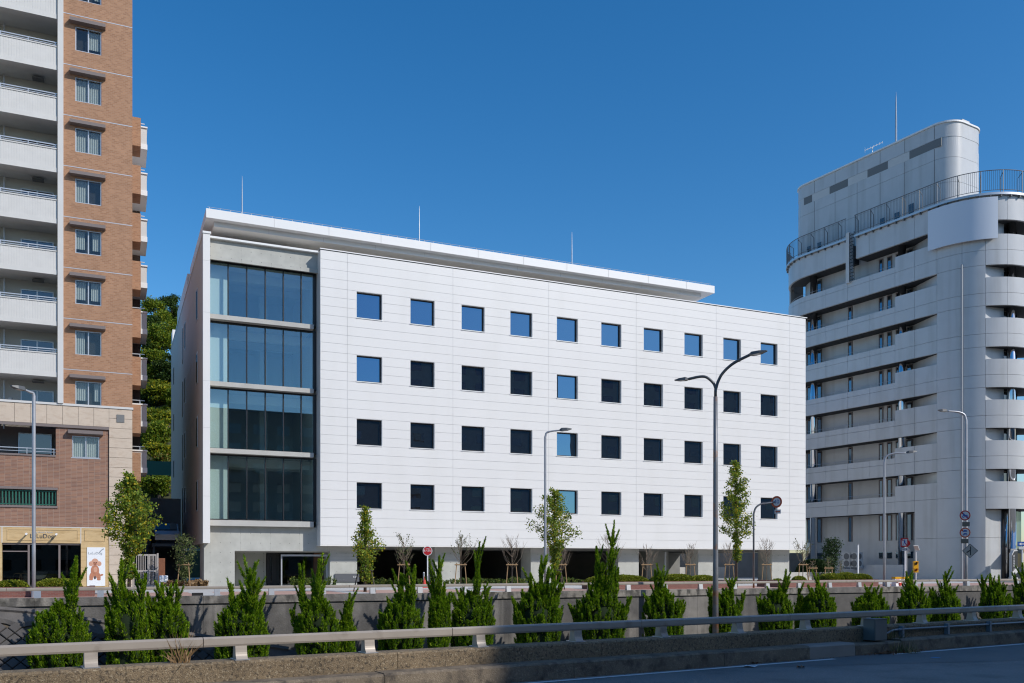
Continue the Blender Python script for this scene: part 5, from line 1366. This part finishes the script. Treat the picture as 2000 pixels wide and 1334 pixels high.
# ---- flame-shaped junipers in the cutting -----------------------------------------------------------------------
JD = 38.3
def juniper(label, c, body, spires, shoulder, seed, dd=0.0, dens=1.0):
    """c centre px, body (px left, px right), spires [(px, py top)], shoulder = py where the body is full width"""
    d = JD + dd; r = rng(seed)
    u, Y = S.px(c, d); x0, y0 = S.w(u, d); k = Y/FPX; ZB_ = ZT
    t = thing0('juniper', label, 'juniper', x0, y0, ZB_, 'junipers in the cutting')
    X = lambda px: (px-c)*k
    H = lambda py: CAMZ + (HOR-py)*k - ZB_
    hs = H(shoulder); bw = (body[1]-body[0])*k/2; bx = X((body[0]+body[1])/2)
    bd = bw*.75
    flames = []                                  # base point, tip point, radius
    for px, py in spires:
        tip = np.array([X(px), r.uniform(-.15,.15)*bd, H(py)])
        b0 = np.array([bx*.6 + (X(px)-bx)*.35, r.uniform(-.3,.1)*bd, max(.2, hs*.35)])
        flames.append((b0, tip, .24 + .13*bw, 1))
        for _ in range(7):                        # side shoots on the leader
            f = r.uniform(.35, .88); p = b0+(tip-b0)*f
            a = r.uniform(0, 6.283); L = (tip-b0)[2]*r.uniform(.16, .32)
            flames.append((p, p+np.array([math.cos(a)*L*.42, math.sin(a)*L*.42, L*.9]), .10, 0))
    zt_b = hs + (np.mean([H(p[1]) for p in spires])-hs)*.62
    def prof_r(z):                                # body outline: full width low down, drawn in to a blunt flame
        if z < hs: return .86+.14*math.sin(min(1, z/max(.2, hs))*1.9)
        f = min(1, (z-hs)/max(.1, zt_b-hs)); return max(.10, (1-f**1.15))
    nb = int((105+165*bw)*dens)
    for i in range(nb):                           # the body: many upswept sprays over that outline
        a = r.uniform(0, 6.283); z = zt_b*r.uniform(0.02, 1.0)**.85
        rr = prof_r(z)*r.uniform(.78, 1.02)
        L = r.uniform(.30, .62)*(.8+.2*bw); out = r.uniform(.15, .42)
        b0 = np.array([bx+math.cos(a)*max(.04, bw*rr-L*out*.8), math.sin(a)*max(.04, bd*rr-L*out*.8), max(0, z-L*.4)])
        flames.append((b0, b0+np.array([math.cos(a)*L*out, math.sin(a)*L*out, L]), r.uniform(.08,.13), 0))
    Cs, As, Bs = [], [], []
    core = []
    for b0, tip, rad, lead in flames:
        ax = tip-b0; L = np.linalg.norm(ax); ax = ax/L
        m = int((560 if lead else 250)*L*(1.7 if lead else 1.0)*dens)+50
        tt = r.uniform(0, 1, m)**.85
        prof = rad*np.clip((1-tt)**.8*1.0+.10*(1-tt), 0, None)*(.75+.25*np.sin(tt*25+r.uniform(0,6)))
        e1 = np.cross(ax, [0.31,.87,.21]); e1 /= np.linalg.norm(e1); e2 = np.cross(ax, e1)
        w = r.uniform(0, 6.283, m)+tt*5
        rad_dir = np.cos(w)[:,None]*e1+np.sin(w)[:,None]*e2
        q = np.sqrt(r.uniform(.35,1.05,m))
        P = b0+tt[:,None]*(tip-b0)+rad_dir*(prof*q)[:,None]
        dirs = ax*1.0+rad_dir*r.uniform(.25,.9,m)[:,None]+r.normal(size=(m,3))*.22
        dirs /= np.linalg.norm(dirs, axis=1, keepdims=True)
        ln = r.uniform(.030, .075, m)
        Cs.append(P+dirs*ln[:,None]*.6); As.append(dirs*ln[:,None]); Bs.append(cross_dirs(r, dirs)*(ln*r.uniform(.24,.40,m))[:,None])
        core.append((b0, b0+(tip-b0)*.8, rad))
    C, A, B = np.concatenate(Cs), np.concatenate(As), np.concatenate(Bs)
    needle_obj('foliage', C, A, B, M['juniper'], t)
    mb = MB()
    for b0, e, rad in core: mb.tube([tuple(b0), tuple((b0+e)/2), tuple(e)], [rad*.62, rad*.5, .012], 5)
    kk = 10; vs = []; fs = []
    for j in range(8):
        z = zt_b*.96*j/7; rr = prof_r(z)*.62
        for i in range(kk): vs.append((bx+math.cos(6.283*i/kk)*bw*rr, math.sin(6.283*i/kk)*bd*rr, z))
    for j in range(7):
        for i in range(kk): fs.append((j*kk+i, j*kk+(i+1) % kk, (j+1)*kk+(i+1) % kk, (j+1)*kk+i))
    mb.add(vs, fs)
    part('dark_core', mb, M['junipercore'], t, smooth=True)  # solid core against see-through, inner shade put into its dark colour
    part('trunk', MB().cyl(bx*.5, 0, 0, hs*.4, .09, 7, .05), M['bark'], t)
    return t
juniper('wide juniper with a two pointed leader below the dog shop, leftmost in the cutting', 115, (58,172), [(149,1088),(140,1105),(73,1196),(158,1198),(88,1215)], 1235, 1)
juniper('tall juniper with forked arms in front of the street tree by the beige gate', 248, (205,292), [(238,1092),(283,1122),(206,1168),(222,1150),(262,1165)], 1215, 2)
juniper('broad many pointed juniper below the gap between flats and office', 322, (283,366), [(290,1158),(317,1140),(332,1146),(348,1152),(300,1170)], 1215, 3, .25)
juniper('dense juniper with three leaning tips below the glazed bay of the office', 470, (418,524), [(487,1111),(498,1118),(451,1140),(516,1158),(428,1204),(505,1130)], 1225, 4)
juniper('juniper with two widely parted leaders below the office entrance', 612, (578,662), [(584,1103),(624,1094),(620,1125),(636,1170),(566,1192)], 1215, 5)
juniper('narrow single pointed juniper, the smallest under the slate name plate', 679, (662,693), [(683,1160),(676,1180)], 1235, 6, .1)
juniper('bushy juniper in front of the leftmost bare sapling of the office', 782, (738,828), [(783,1121),(811,1105),(797,1135),(742,1196),(760,1172)], 1215, 7)
juniper('slim pointed juniper just right of the red no entry sign', 857, (836,880), [(858,1087),(843,1114),(868,1140),(878,1158)], 1205, 8, -.1)
juniper('stout juniper with one high leader, between the no entry sign and the middle lamp', 920, (880,966), [(935,1071),(952,1150),(900,1150),(888,1165),(960,1168)], 1205, 9)
juniper('broad spreading juniper at the foot of the middle street lamp', 1050, (1003,1097), [(1058,1086),(1072,1108),(1095,1140),(1000,1166),(1020,1152),(1084,1115),(1036,1120)], 1195, 10)
juniper('tallest juniper of the cutting, its leader crossing the white panels', 1182, (1120,1224), [(1197,1036),(1165,1068),(1110,1180),(1232,1166),(1150,1140),(1176,1100),(1208,1110)], 1195, 11)
juniper('juniper with twin tips in front of the brick planter with the big clipped hedges', 1295, (1254,1337), [(1279,1114),(1290,1116),(1300,1142),(1333,1174),(1262,1165)], 1190, 12)
juniper('loose juniper growing round the foot of the rusty double street lamp', 1416, (1384,1448), [(1431,1130),(1384,1148),(1419,1149),(1453,1160),(1395,1165)], 1185, 13)
juniper('rounded juniper with one right hand leader under the bent speed limit pole', 1515, (1482,1549), [(1536,1113),(1505,1154),(1478,1166),(1522,1150)], 1185, 14)
juniper('egg shaped juniper below the right corner of the white office', 1600, (1570,1632), [(1598,1121),(1611,1140),(1585,1150),(1575,1165)], 1180, 15)
juniper('low blunt juniper above the grey cable cabinet', 1698, (1664,1734), [(1694,1148),(1708,1149),(1723,1150),(1675,1170)], 1185, 16)
juniper('dense juniper in front of the yellow signal', 1783, (1753,1816), [(1771,1117),(1781,1136),(1800,1139),(1760,1152)], 1180, 17)
juniper('pointed juniper left of the sign carrying lamp, beside a small one', 1848, (1826,1876), [(1846,1117),(1838,1140),(1862,1150),(1818,1152)], 1180, 18)
juniper('rounded juniper with several short tips below the tower entrance', 1942, (1914,1974), [(1934,1121),(1917,1124),(1951,1124),(1962,1145)], 1175, 19)
juniper('big juniper cut by the right edge of the picture', 2000, (1974,2040), [(1996,1100),(2008,1098),(1982,1125),(2020,1120)], 1170, 20)
juniper('small shaded juniper squeezed between two larger ones right of the cable cabinet', 1822, (1808,1838), [(1822,1150),(1815,1160)], 1190, 21, .5)
juniper('thin shaded juniper behind the egg shaped one under the white office corner', 1562, (1552,1576), [(1560,1150),(1566,1165)], 1195, 22, .6)

# ---- young ginkgo street trees ---------------------------------------------------------------------------------
def ginkgo(label, px, d, pytop, prof, seed, n, bare_to=None, lean=0, m='ginkgo', trunk_r=.085, leaf=.075, pyb=None):
    """prof: [(py, half width px left, half width px right)] from the top down"""
    r = rng(seed); u, Y = S.px(px, d); x0, y0 = S.w(u, d); k = Y/FPX
    t = thing0('ginkgo_tree', label, 'tree', x0, y0, ZP, 'young street trees on the pavement')
    Hh = lambda py: CAMZ+(HOR-py)*k-ZP
    top = Hh(pytop)
    zs = np.array([Hh(p[0]) for p in prof][::-1]); wl_ = np.array([p[1]*k for p in prof][::-1]); wr_ = np.array([p[2]*k for p in prof][::-1])
    limbs = [([(0,0,0),(.02,0,top*.35),(-.02,.02,top*.7),(0,0,top*.97)], trunk_r, .015)]
    tips = []
    nl = 34
    for i in range(nl):
        z = zs[0]+(zs[-1]-zs[0])*((i+.5)/nl)**.95; a = i*2.4+r.uniform(-.4,.4); rw = np.interp(z, zs, wr_ if math.cos(a) > 0 else wl_)
        L = rw*r.uniform(.72, 1.08); rise = L*r.uniform(.35, .75)
        e = np.array([math.cos(a)*L, math.sin(a)*L*.9, z+rise*.5]); b = np.array([0,0,max(.3, z-rise*.5)])
        mid = (b+e)/2+np.array([0,0,-.06*L])
        limbs.append(([tuple(b), tuple(mid), tuple(e)], .028, .006)); tips.append((b, mid, e, L))
    tube_part('limbs', limbs[1:], M['bark'], t, 5); tube_part('trunk', limbs[:1], M['bark'], t, 8)
    Cs = []
    per = max(20, n//nl)
    for b, mid, e, L in tips:
        m_ = int(per*(.35+L/ max(.3, wr_.max())))
        f = r.uniform(.15, 1.06, m_)**.7
        P = b[None]*(1-f)[:,None]**2+2*mid[None]*((1-f)*f)[:,None]+e[None]*(f**2)[:,None]
        P = P+r.normal(size=(m_,3))*(.07+.07*L)
        Cs.append(P)
    z = r.uniform(zs[0], zs[-1], n//5); P = np.stack([r.normal(size=len(z))*.10, r.normal(size=len(z))*.10, z], 1); Cs.append(P)
    C = np.concatenate(Cs)
    A = rand_dirs(r, len(C), -.3); ln = r.uniform(.6, 1.2, len(C))*leaf
    leaf_obj('foliage', C, A*ln[:,None], cross_dirs(r, A)*(ln*.85)[:,None], M[m], t)
    return t
GD_ = 44
ginkgo('largest street tree, full green crown before the beige gate and the flats', 252, GD_, 926, [(926,5,5),(950,22,16),(985,32,38),(1010,50,58),(1030,54,62),(1050,42,50),(1068,24,30),(1085,8,10),(1110,10,8),(1130,6,8)], 31, 7600, leaf=.060)
ginkgo('pointed young street tree before the left end of the white panels', 713, GD_, 990, [(990,3,3),(1010,9,8),(1030,14,16),(1055,22,24),(1075,33,34),(1088,26,28),(1098,8,12),(1115,10,18),(1135,8,16)], 32, 4400, leaf=.052)
ginkgo('yellow green street tree right beside the middle lamp', 1083, GD_, 958, [(958,7,7),(980,24,18),(1010,40,31),(1035,50,46),(1050,40,48),(1065,20,30),(1080,6,10),(1105,6,10),(1120,3,6)], 33, 5400, leaf=.056)
ginkgo('tall slender street tree right beside the rusty double lamp', 1438, GD_, 902, [(902,5,5),(930,18,17),(960,27,21),(990,32,31),(1015,37,40),(1035,36,46),(1046,14,22),(1060,3,8),(1085,3,10),(1095,2,5)], 34, 6800, leaf=.058)
for px, lab in ((252,'largest street tree'),(713,'pointed tree before the white panels'),(1083,'tree beside the middle lamp'),(1438,'tree beside the rusty double lamp')):
    u, Y = S.px(px, GD_); x, y = S.w(u, GD_)
    if px == 1438: continue
    t = thing0('tree_stake', 'weathered dark timber stake frame holding the '+lab, 'tree stake', x, y, ZP, 'old stake frames of the street trees')
    for sx in (-1, 1): part('stake_leg', MB().tube([(sx*.55,-.15,0),(sx*.28,-.05,1.25)], .035, 6), M['bark'], t)
    part('crossbar', MB().tube([(-.42,-.10,1.05),(.42,-.10,1.05)], .035, 6), M['bark'], t)

# ---- bare saplings with stake frames -----------------------------------------------------------------------------
BD = 53.0
def sapling(px, pytop, seed, leafy=0, label='', d=BD):
    r = rng(seed); u, Y = S.px(px, d); x, y = S.w(u, d); k = Y/FPX; H = CAMZ+(HOR-pytop)*k-ZP
    t = thing0('bare_sapling', label, 'tree', x, y, ZP, 'bare staked saplings in front of the office')
    limbs = [([(0,0,0),(.01,0,H*.4),(-.02,0,H*.75),(0,0,H)], .035, .006)]
    for i in range(20):
        f = r.uniform(.32, .85); a = r.uniform(0, 6.283); L = H*(.42*(1-f)+.10)*r.uniform(.8,1.3)
        b = np.array([0,0,H*f]); e = b+np.array([math.cos(a)*L*.62, math.sin(a)*L*.62, L]); mid = (b+e)/2+np.array([math.cos(a)*L*.12, math.sin(a)*L*.12, -.03])
        limbs.append(([tuple(b),tuple(mid),tuple(e)], .015, .004))
        for j in range(3):
            g = r.uniform(.3,.9); p = b+(e-b)*g; a2 = a+r.uniform(-1.2,1.2); l2 = L*.35
            limbs.append(([tuple(p), tuple(p+np.array([math.cos(a2)*l2*.6, math.sin(a2)*l2*.6, l2]))], .009, .003))
    tube_part('trunk', limbs[:1], M['barkpale'], t, 6); tube_part('branches', limbs[1:], M['barkpale'], t, 4)
    if leafy:
        C = []
        for pts, _, _ in limbs[1:]:
            e = np.array(pts[-1]); b = np.array(pts[0]); C.append(b+(e-b)*r.uniform(.3,1,(leafy,1))+r.normal(size=(leafy,3))*.05)
        C = np.concatenate(C); A = rand_dirs(r, len(C))*.045; leaf_obj('foliage', C, A, cross_dirs(r, A)*.03, M['olive'], t)
    return t
def stake(px, d, label, w=.40, h=1.35, m='stake'):
    u, Y = S.px(px, d); x, y = S.w(u, d)
    t = thing0('tree_stake', label, 'tree stake', x, y, ZP, 'light timber stake frames')
    for sx in (-1, 1): part('stake_leg', MB().tube([(sx*w*.95,-.12,0),(sx*w*.62,-.04,h+.12)], .030, 6), M[m], t)
    part('crossbar', MB().tube([(-w*.95,-.1,h),(w*.95,-.1,h)], .045, 6), M[m], t)
BS = [(789,1046,1,'left of the red no entry sign'),(900,1044,1,'right of the red no entry sign'),(1000,1046,0,'left of the middle street lamp'),(1096,1062,0,'right behind the middle street lamp'),(1193,1040,0,'behind the tallest juniper'),(1263,1064,0,'at the left clipped hedge pair'),(1348,1060,0,'just left of the rusty double lamp'),(1424,1062,0,'behind the trunk of the tall slender street tree'),(1497,1050,0,'under the bent speed limit pole'),(1568,1056,1,'at the right corner of the white office')]
for i, (px, py, lf, where) in enumerate(BS):
    sapling(px, py, 60+i, 3 if lf else 0, 'leafless staked sapling '+where)
    if px != 1193: stake(px, BD-.1, 'light timber stake frame of the sapling '+where)
# small evergreen in the gap
r = rng(77)
def small_tree(label, px, d, pytop, halfw, seed, m, n=1500, low=.25, leaf=.06, cat='tree', name='small_evergreen_tree'):
    r = rng(seed); u, Y = S.px(px, d); x, y = S.w(u, d); k = Y/FPX; H = CAMZ+(HOR-pytop)*k-ZP; wd = halfw*k
    t = thing0(name, label, cat, x, y, ZP)
    limbs = [([(0,0,0),(.03,0,H*.5),(0,0,H*.97)], .045, .008)]; Cs = []
    for i in range(24):
        f = low+(1-low)*(i+.5)/24; a = i*2.4; L = wd*math.sin(math.pi*min(1, .18+.80*(1-f)/(1-low)))*r.uniform(.7,1.1)
        b = np.array([0,0,H*f-.15*L]); e = b+np.array([math.cos(a)*L, math.sin(a)*L, L*.45]); limbs.append(([tuple(b),tuple(e)], .014, .004))
        q = n//24; g = r.uniform(.3,1.05,(q,1)); Cs.append(b+(e-b)*g+r.normal(size=(q,3))*(.05+.10*wd))
    C = np.concatenate(Cs); A = rand_dirs(r, len(C)); ln = r.uniform(.6,1.2,len(C))*leaf
    tube_part('trunk', limbs[:1], M['barkpale'], t, 6); tube_part('branches', limbs[1:], M['barkpale'], t, 4)
    leaf_obj('foliage', C, A*ln[:,None], cross_dirs(r, A)*(ln*.5)[:,None], M[m], t); return t
small_tree('small sparse evergreen tree in dry grass left of the office corner', 360, 55, 1050, 23, 78, 'olive', 1500, .18, .075)
stake(360, 54.8, 'light timber stake frame of the small evergreen by the office corner')
small_tree('round dark green bush-like tree at the foot of the grey tower', 1624, 60, 1056, 20, 79, 'darkleaf', 2600, .25, .09, name='round_tree')
small_tree('little dark leafless-looking shrub against the tower wall right of the yellow signal', 1802, 62, 1098, 12, 80, 'weed', 60, .4, .03, 'shrub', 'bare_shrub')
for i, (px, py) in enumerate(((1587,1095),(1618,1090),(1641,1095))):
    small_tree(('thin brown twiggy sapling', 'thin green sapling', 'little pale sapling')[i]+' behind the three clipped mounds near the tower', px, 50, py, 9, 90+i, ('weed','olive','olive')[i], (60,200,160)[i], .4, .05, 'tree', 'young_tree')
    if i < 2: stake(px, 49.9, ('left', 'right')[i]+' of two light stake frames behind the clipped mounds near the tower', .35, 1.1)

# ---- clipped hedges, low shrubs, ground plants -------------------------------------------------------------------
def mound(label, px0, px1, d, pytop, seed, depth=1.0, m='hedge', core='hedgecore', base=None, lumps=1, leaf=.045, name='clipped_hedge', dens=1.0):
    r = rng(seed); u0, Y0 = S.px(px0, d); u1, Y1 = S.px(px1, d); uc = (u0+u1)/2; zt_ = S.z((px0+px1)/2, pytop, d); zb = ZP if base is None else base
    t = thingF(S, name, label, 'hedge', uc, d, zb, None); ORG[t] = (0,0,0)
    hw = (u1-u0)/2; H = zt_-zb
    ku, kv = 30, 12
    def surf(a, b, s=1.0):                 # a along, b across the half tube
        ex = 1-abs(a)**5; hgt = H*(.80+.20*np.cos(a*math.pi*lumps))*np.clip(ex,0,1)**.45 if lumps > 1 else H*np.clip(1-np.abs(a)**3.2,0,1)**.5
        th = b*math.pi
        return np.stack([a*hw*s, -np.cos(th)*depth*.5*np.clip(1.02-np.abs(a)**6,0,1)**.5*s, np.sin(th)**.6*hgt*s], -1)
    n = int(2600*(hw*2)*(H+depth*.5)*dens)
    a, b = r.uniform(-1,1,n), r.uniform(0,1,n); P = surf(a, b)+r.normal(size=(n,3))*.022
    nrm = P*np.array([.15,1,1.0])+np.array([0,0,.1]); nrm /= np.linalg.norm(nrm, axis=1, keepdims=True)+1e-9
    A = nrm*.7+r.normal(size=(n,3))*.5; A /= np.linalg.norm(A, axis=1, keepdims=True); ln = r.uniform(.6,1.2,n)*leaf
    leaf_obj('foliage', P, A*ln[:,None], cross_dirs(r, A)*(ln*.55)[:,None], M[m], t)
    ga, gb = np.meshgrid(np.linspace(-1,1,ku), np.linspace(0,1,kv), indexing='ij'); G = surf(ga.reshape(-1), gb.reshape(-1), .93)
    part('dark_core', MB().add([tuple(p) for p in G], [(i*kv+j, (i+1)*kv+j, (i+1)*kv+j+1, i*kv+j+1) for i in range(ku-1) for j in range(kv-1)]), M[core], t)  # solid core under the leaves, its dark colour stands for inner shade
    return t
HB = ZP+.3
mound('low clipped hedge at the far left below the shop window', -10, 56, 43.6, 1135, 101, 1.2, base=HB)
mound('clipped hedge below the shop window between the lamp and the poster', 67, 160, 43.6, 1131.5, 102, 1.2, base=HB)
mound('rounded clipped hedge behind the tallest juniper', 1145, 1264, 43.8, 1124, 103, 1.3, base=HB)
mound('high middle clipped hedge left of the rusty double lamp', 1293, 1352, 43.8, 1122.5, 104, 1.3, base=HB)
mound('clipped hedge at the foot of the rusty double lamp', 1349, 1396, 43.9, 1124.5, 105, 1.2, base=HB)
mound('small lone clipped mound behind the twin tipped juniper', 1272, 1292, 44.0, 1127, 106, .8, base=HB)
mound('tiny clipped mound below the right corner of the white office', 1550, 1571, 46, 1126, 107, .9)
mound('tiny clipped mound left of the right office corner', 1510, 1526, 46, 1131, 1071, .7)
mound('left of three clipped mounds near the tower', 1606, 1640, 43.8, 1121, 108, 1.3, base=HB)
mound('middle of three clipped mounds near the tower', 1637, 1667, 43.8, 1119, 109, 1.3, base=HB)
mound('right of three clipped mounds near the tower', 1664, 1695, 43.8, 1121.5, 110, 1.2, base=HB)
mound('long dark hedge at the foot of the tower behind the office corner', 1560, 1622, 62, 1093, 111, 2.0, 'darkleaf', 'junipercore', leaf=.08, dens=.45)
def low_row(label, px0, px1, d, pytop, seed, n, m='shrub', leaf=.05, name='low_shrub_row', spike=.6, kind=None):
    r = rng(seed); u0, Y0 = S.px(px0, d); u1, _ = S.px(px1, d); H = S.z((px0+px1)/2, pytop, d)-ZP
    t = thingF(S, name, label, 'shrubs', (u0+u1)/2, d, ZP); ORG[t] = (0,0,0); L = u1-u0
    k = max(3, int(L/.22)); Cs, As = [], []; limbs = []
    for i in range(k):
        c = np.array([-L/2+L*(i+.5)/k+r.uniform(-.08,.08), r.uniform(-.3,.3), 0]); h = H*r.uniform(.62, 1.08)
        for s_ in range(4):
            a = r.uniform(0,6.283); e = c+np.array([math.cos(a)*.13, math.sin(a)*.13, h*r.uniform(.75,1)]); q = n//(k*4)+4
            g = r.uniform(.12,1.02,(q,1)); P = c+(e-c)*g+r.normal(size=(q,3))*np.array([.045,.045,.02]); Cs.append(P)
            A = rand_dirs(r, q, spike); As.append(A); limbs.append(([tuple(c), tuple(e)], .009, .004))
    C, A = np.concatenate(Cs), np.concatenate(As); ln = r.uniform(.6,1.2,len(C))*leaf
    leaf_obj('foliage', C, A*ln[:,None], cross_dirs(r, A)*(ln*.5)[:,None], M[m], t, kind='stuff')
    tube_part('stems', limbs, M['bark'], t, 3)['kind'] = 'stuff'
    return t
low_row('low leafy shrubs in front of the glazed office entrance', 566, 652, 54.5, 1127, 121, 1700, leaf=.065)
low_row('low leafy shrubs between the pointed street tree and the no entry sign', 722, 826, 54.5, 1128, 122, 1700, leaf=.06)
low_row('low leafy shrubs before the dark parking bays between no entry sign and middle lamp', 862, 1032, 54.5, 1128, 123, 2700, leaf=.06)
low_row('low leafy shrubs right of the middle street lamp', 1098, 1150, 54.5, 1128, 124, 1000, leaf=.06)
low_row('short green plants along the office between the rusty lamp and the speed limit pole', 1402, 1560, 52, 1133, 125, 1300, leaf=.05)
dg = low_row('dry brown grass clump round the small evergreen by the office corner', 318, 408, 55.3, 1131, 126, 2600, 'drygrass', .085, 'dry_grass', 1.6); dg['category'] = 'grass'
low_row('green weeds along the foot of the grey tower', 1690, 1850, 66, 1131, 127, 500, 'darkleaf', .08, 'weed_strip', 1.0)['category'] = 'weeds'
def grass_tuft(label, x, y, z, H, n, seed, m='weed', w=.12, leaf=.5):
    r = rng(seed); t = thing0('weed_tuft', label, 'weeds', x, y, z, None)
    P0 = np.stack([r.normal(size=n)*w, r.normal(size=n)*w*.6, np.zeros(n)], 1); a = rand_dirs(r, n, 2.2); L = H*r.uniform(.35,1,n)
    mb = MB()
    for i in range(n):
        b = P0[i]; e = b+a[i]*L[i]; mid = (b+e)/2+np.array([0,0,.06*L[i]]); s_ = np.array([.006+.004*r.random(), .004, 0])
        mb.add([b-s_, b+s_, mid+s_*.8, mid-s_*.8, e], [(0,1,2,3),(3,2,4)])
    part('grass_blades', mb, M[m], t, kind='stuff'); return t
x, y = N.w(*(N.px(345, 13.95)[0], 13.72)); grass_tuft('tall dry weed growing out of the sunlit parapet at the left', x, y, .5, .66, 40, 131, 'drygrass', .06)
Yw = 2.0*FPX/(1288-HOR)
u_, _ = N.px(1752, 13.1); x, y = N.w(u_, 12.98); grass_tuft('brown and green weeds and leaf litter at the broken kerb below the cable cabinet', x, y, 0, .34, 90, 132, 'weed', .20)
x, y = N.w(N.px(1735, 13.5)[0], 13.45); grass_tuft('small green weeds right of the grey cable cabinet on the kerb', x, y, .29, .28, 45, 133, 'weed', .14)
r = rng(134); k = 420; u_, _ = N.px(1750, 13.0)
lu = r.normal(size=k)*.42; ld_ = 13.07-np.abs(r.normal(size=k))*.10
P = np.array([[*N.w(u_+lu[i], ld_[i]), .012+abs(r.normal())*.02] for i in range(k)]); A = rand_dirs(r, k); A[:,2] *= .35; A *= .028
lt_ = leaf_obj('leaf_litter', P, A, cross_dirs(r, A)*.016, M['deadleaf'], None, kind='stuff'); tag(lt_, 'brown leaf litter heaped along the kerb below the cable cabinet', 'leaves')
k = 900; uu = r.uniform(-9, 26, k); P = np.array([[*N.w(uu[i], 13.09-abs(r.normal())*.05), .008+r.random()*.01] for i in range(k)]); A = rand_dirs(r, k); A[:,2] *= .3; A *= .013
lt_ = leaf_obj('gutter_grit', P, A, cross_dirs(r, A)*.009, M['deadleaf'], None, kind='stuff'); tag(lt_, 'thin scatter of leaf bits along the whole kerb foot', 'leaves')

# ---- trees on the hill -------------------------------------------------------------------------------------------
def hill_tree(label, px, py, hw, hh, d, seed, m, n=1500, leaf=.42, layered=False):
    r = rng(seed); u, Y = S.px(px, d); x, y = S.w(u, d); k = Y/FPX; zc = CAMZ+(HOR-py)*k; W_, H_ = hw*k, hh*k
    zb = zc-H_*1.2
    t = thing0('hill_tree', label, 'tree', x, y, zb, 'trees on the wooded hill')
    k_ = 26; Cs = []
    for i in range(k_):
        v = r.normal(size=3); v /= np.linalg.norm(v); rad = r.uniform(.35, 1)**.6; c = np.array([v[0]*W_*rad, v[1]*W_*rad, H_*1.2+v[2]*H_*rad]); q = n//k_
        s_ = W_*(.22 if not layered else .30); P = c+r.normal(size=(q,3))*np.array([s_, s_, s_*(.6 if not layered else .25)]); Cs.append(P)
    C = np.concatenate(Cs); A = rand_dirs(r, len(C), -.3); ln = r.uniform(.5,1.3,len(C))*leaf
    leaf_obj('foliage', C, A*ln[:,None], cross_dirs(r, A)*(ln*.55)[:,None], M[m], t)
    tube_part('trunk', [([(0,0,-2),(.2,0,H_*.6),(0,0,H_*1.5)], .25, .06)], M['bark'], t, 6)
HT = [(300,612,26,30,150,'hillgreen','feathery olive crown at the skyline left of the office roof edge'),(335,606,22,28,154,'hilldark','dark crown at the skyline touching the office wall'),
      (292,655,22,38,146,'hilldark','dark shaded crown beside the upper white side balconies of the flats'),(318,668,30,36,142,'hillgreen','bright bamboo green crown in the upper middle of the hill'),(345,660,20,40,143,'hillgreen','bamboo green crown against the upper side wall of the office'),
      (300,712,26,30,138,'hillgreen','green crown a third of the way down the hill'),(332,722,26,30,136,'hilldark','dark green crown above the yellow tree on the hill'),
      (320,768,36,34,130,'hillyellow','yellow leaved tree in layers halfway down the hill'),(290,790,20,36,129,'hilldark','dark crown left of the yellow tree beside the flats'),
      (312,822,34,26,125,'hillyellow','second yellow leaved tree below the first on the hill'),(326,858,26,24,122,'hillrust','rusty brown crown under the yellow trees'),
      (296,872,24,26,121,'hillgreen','green crown low on the hill next to the flats'),(318,905,30,22,118,'hillrust','reddish shrubby crown just above the green mesh fence'),(300,925,24,18,116,'hillyellow','low yellow green scrub above the green mesh fence'),
      (340,800,16,60,126,'hillgreen','green crown half hidden by the office side wall'),(270,700,20,60,140,'hilldark','dark crown hidden mostly behind the side balconies of the flats'),(330,930,16,16,115,'hillgreen','low green scrub at the lower right foot of the hill'),
      (304,850,26,26,119,'hillgreen','mid green crown between the yellow and the rusty trees on the hill'),(318,884,26,22,112,'hillyellow','yellow tinged bush above the reddish scrub on the hill'),(308,946,26,18,108,'hillgreen','long green scrub right behind the green mesh fence'),(330,905,20,20,109,'hillrust','rust red bush low on the hill beside the office wall')]
for i, (px, py, hw, hh, d, m, lab) in enumerate(HT):
    hill_tree(lab, px, py, hw, hh, d, 200+i, m, 9000, .145 if m != 'hillyellow' else .16, m == 'hillyellow')
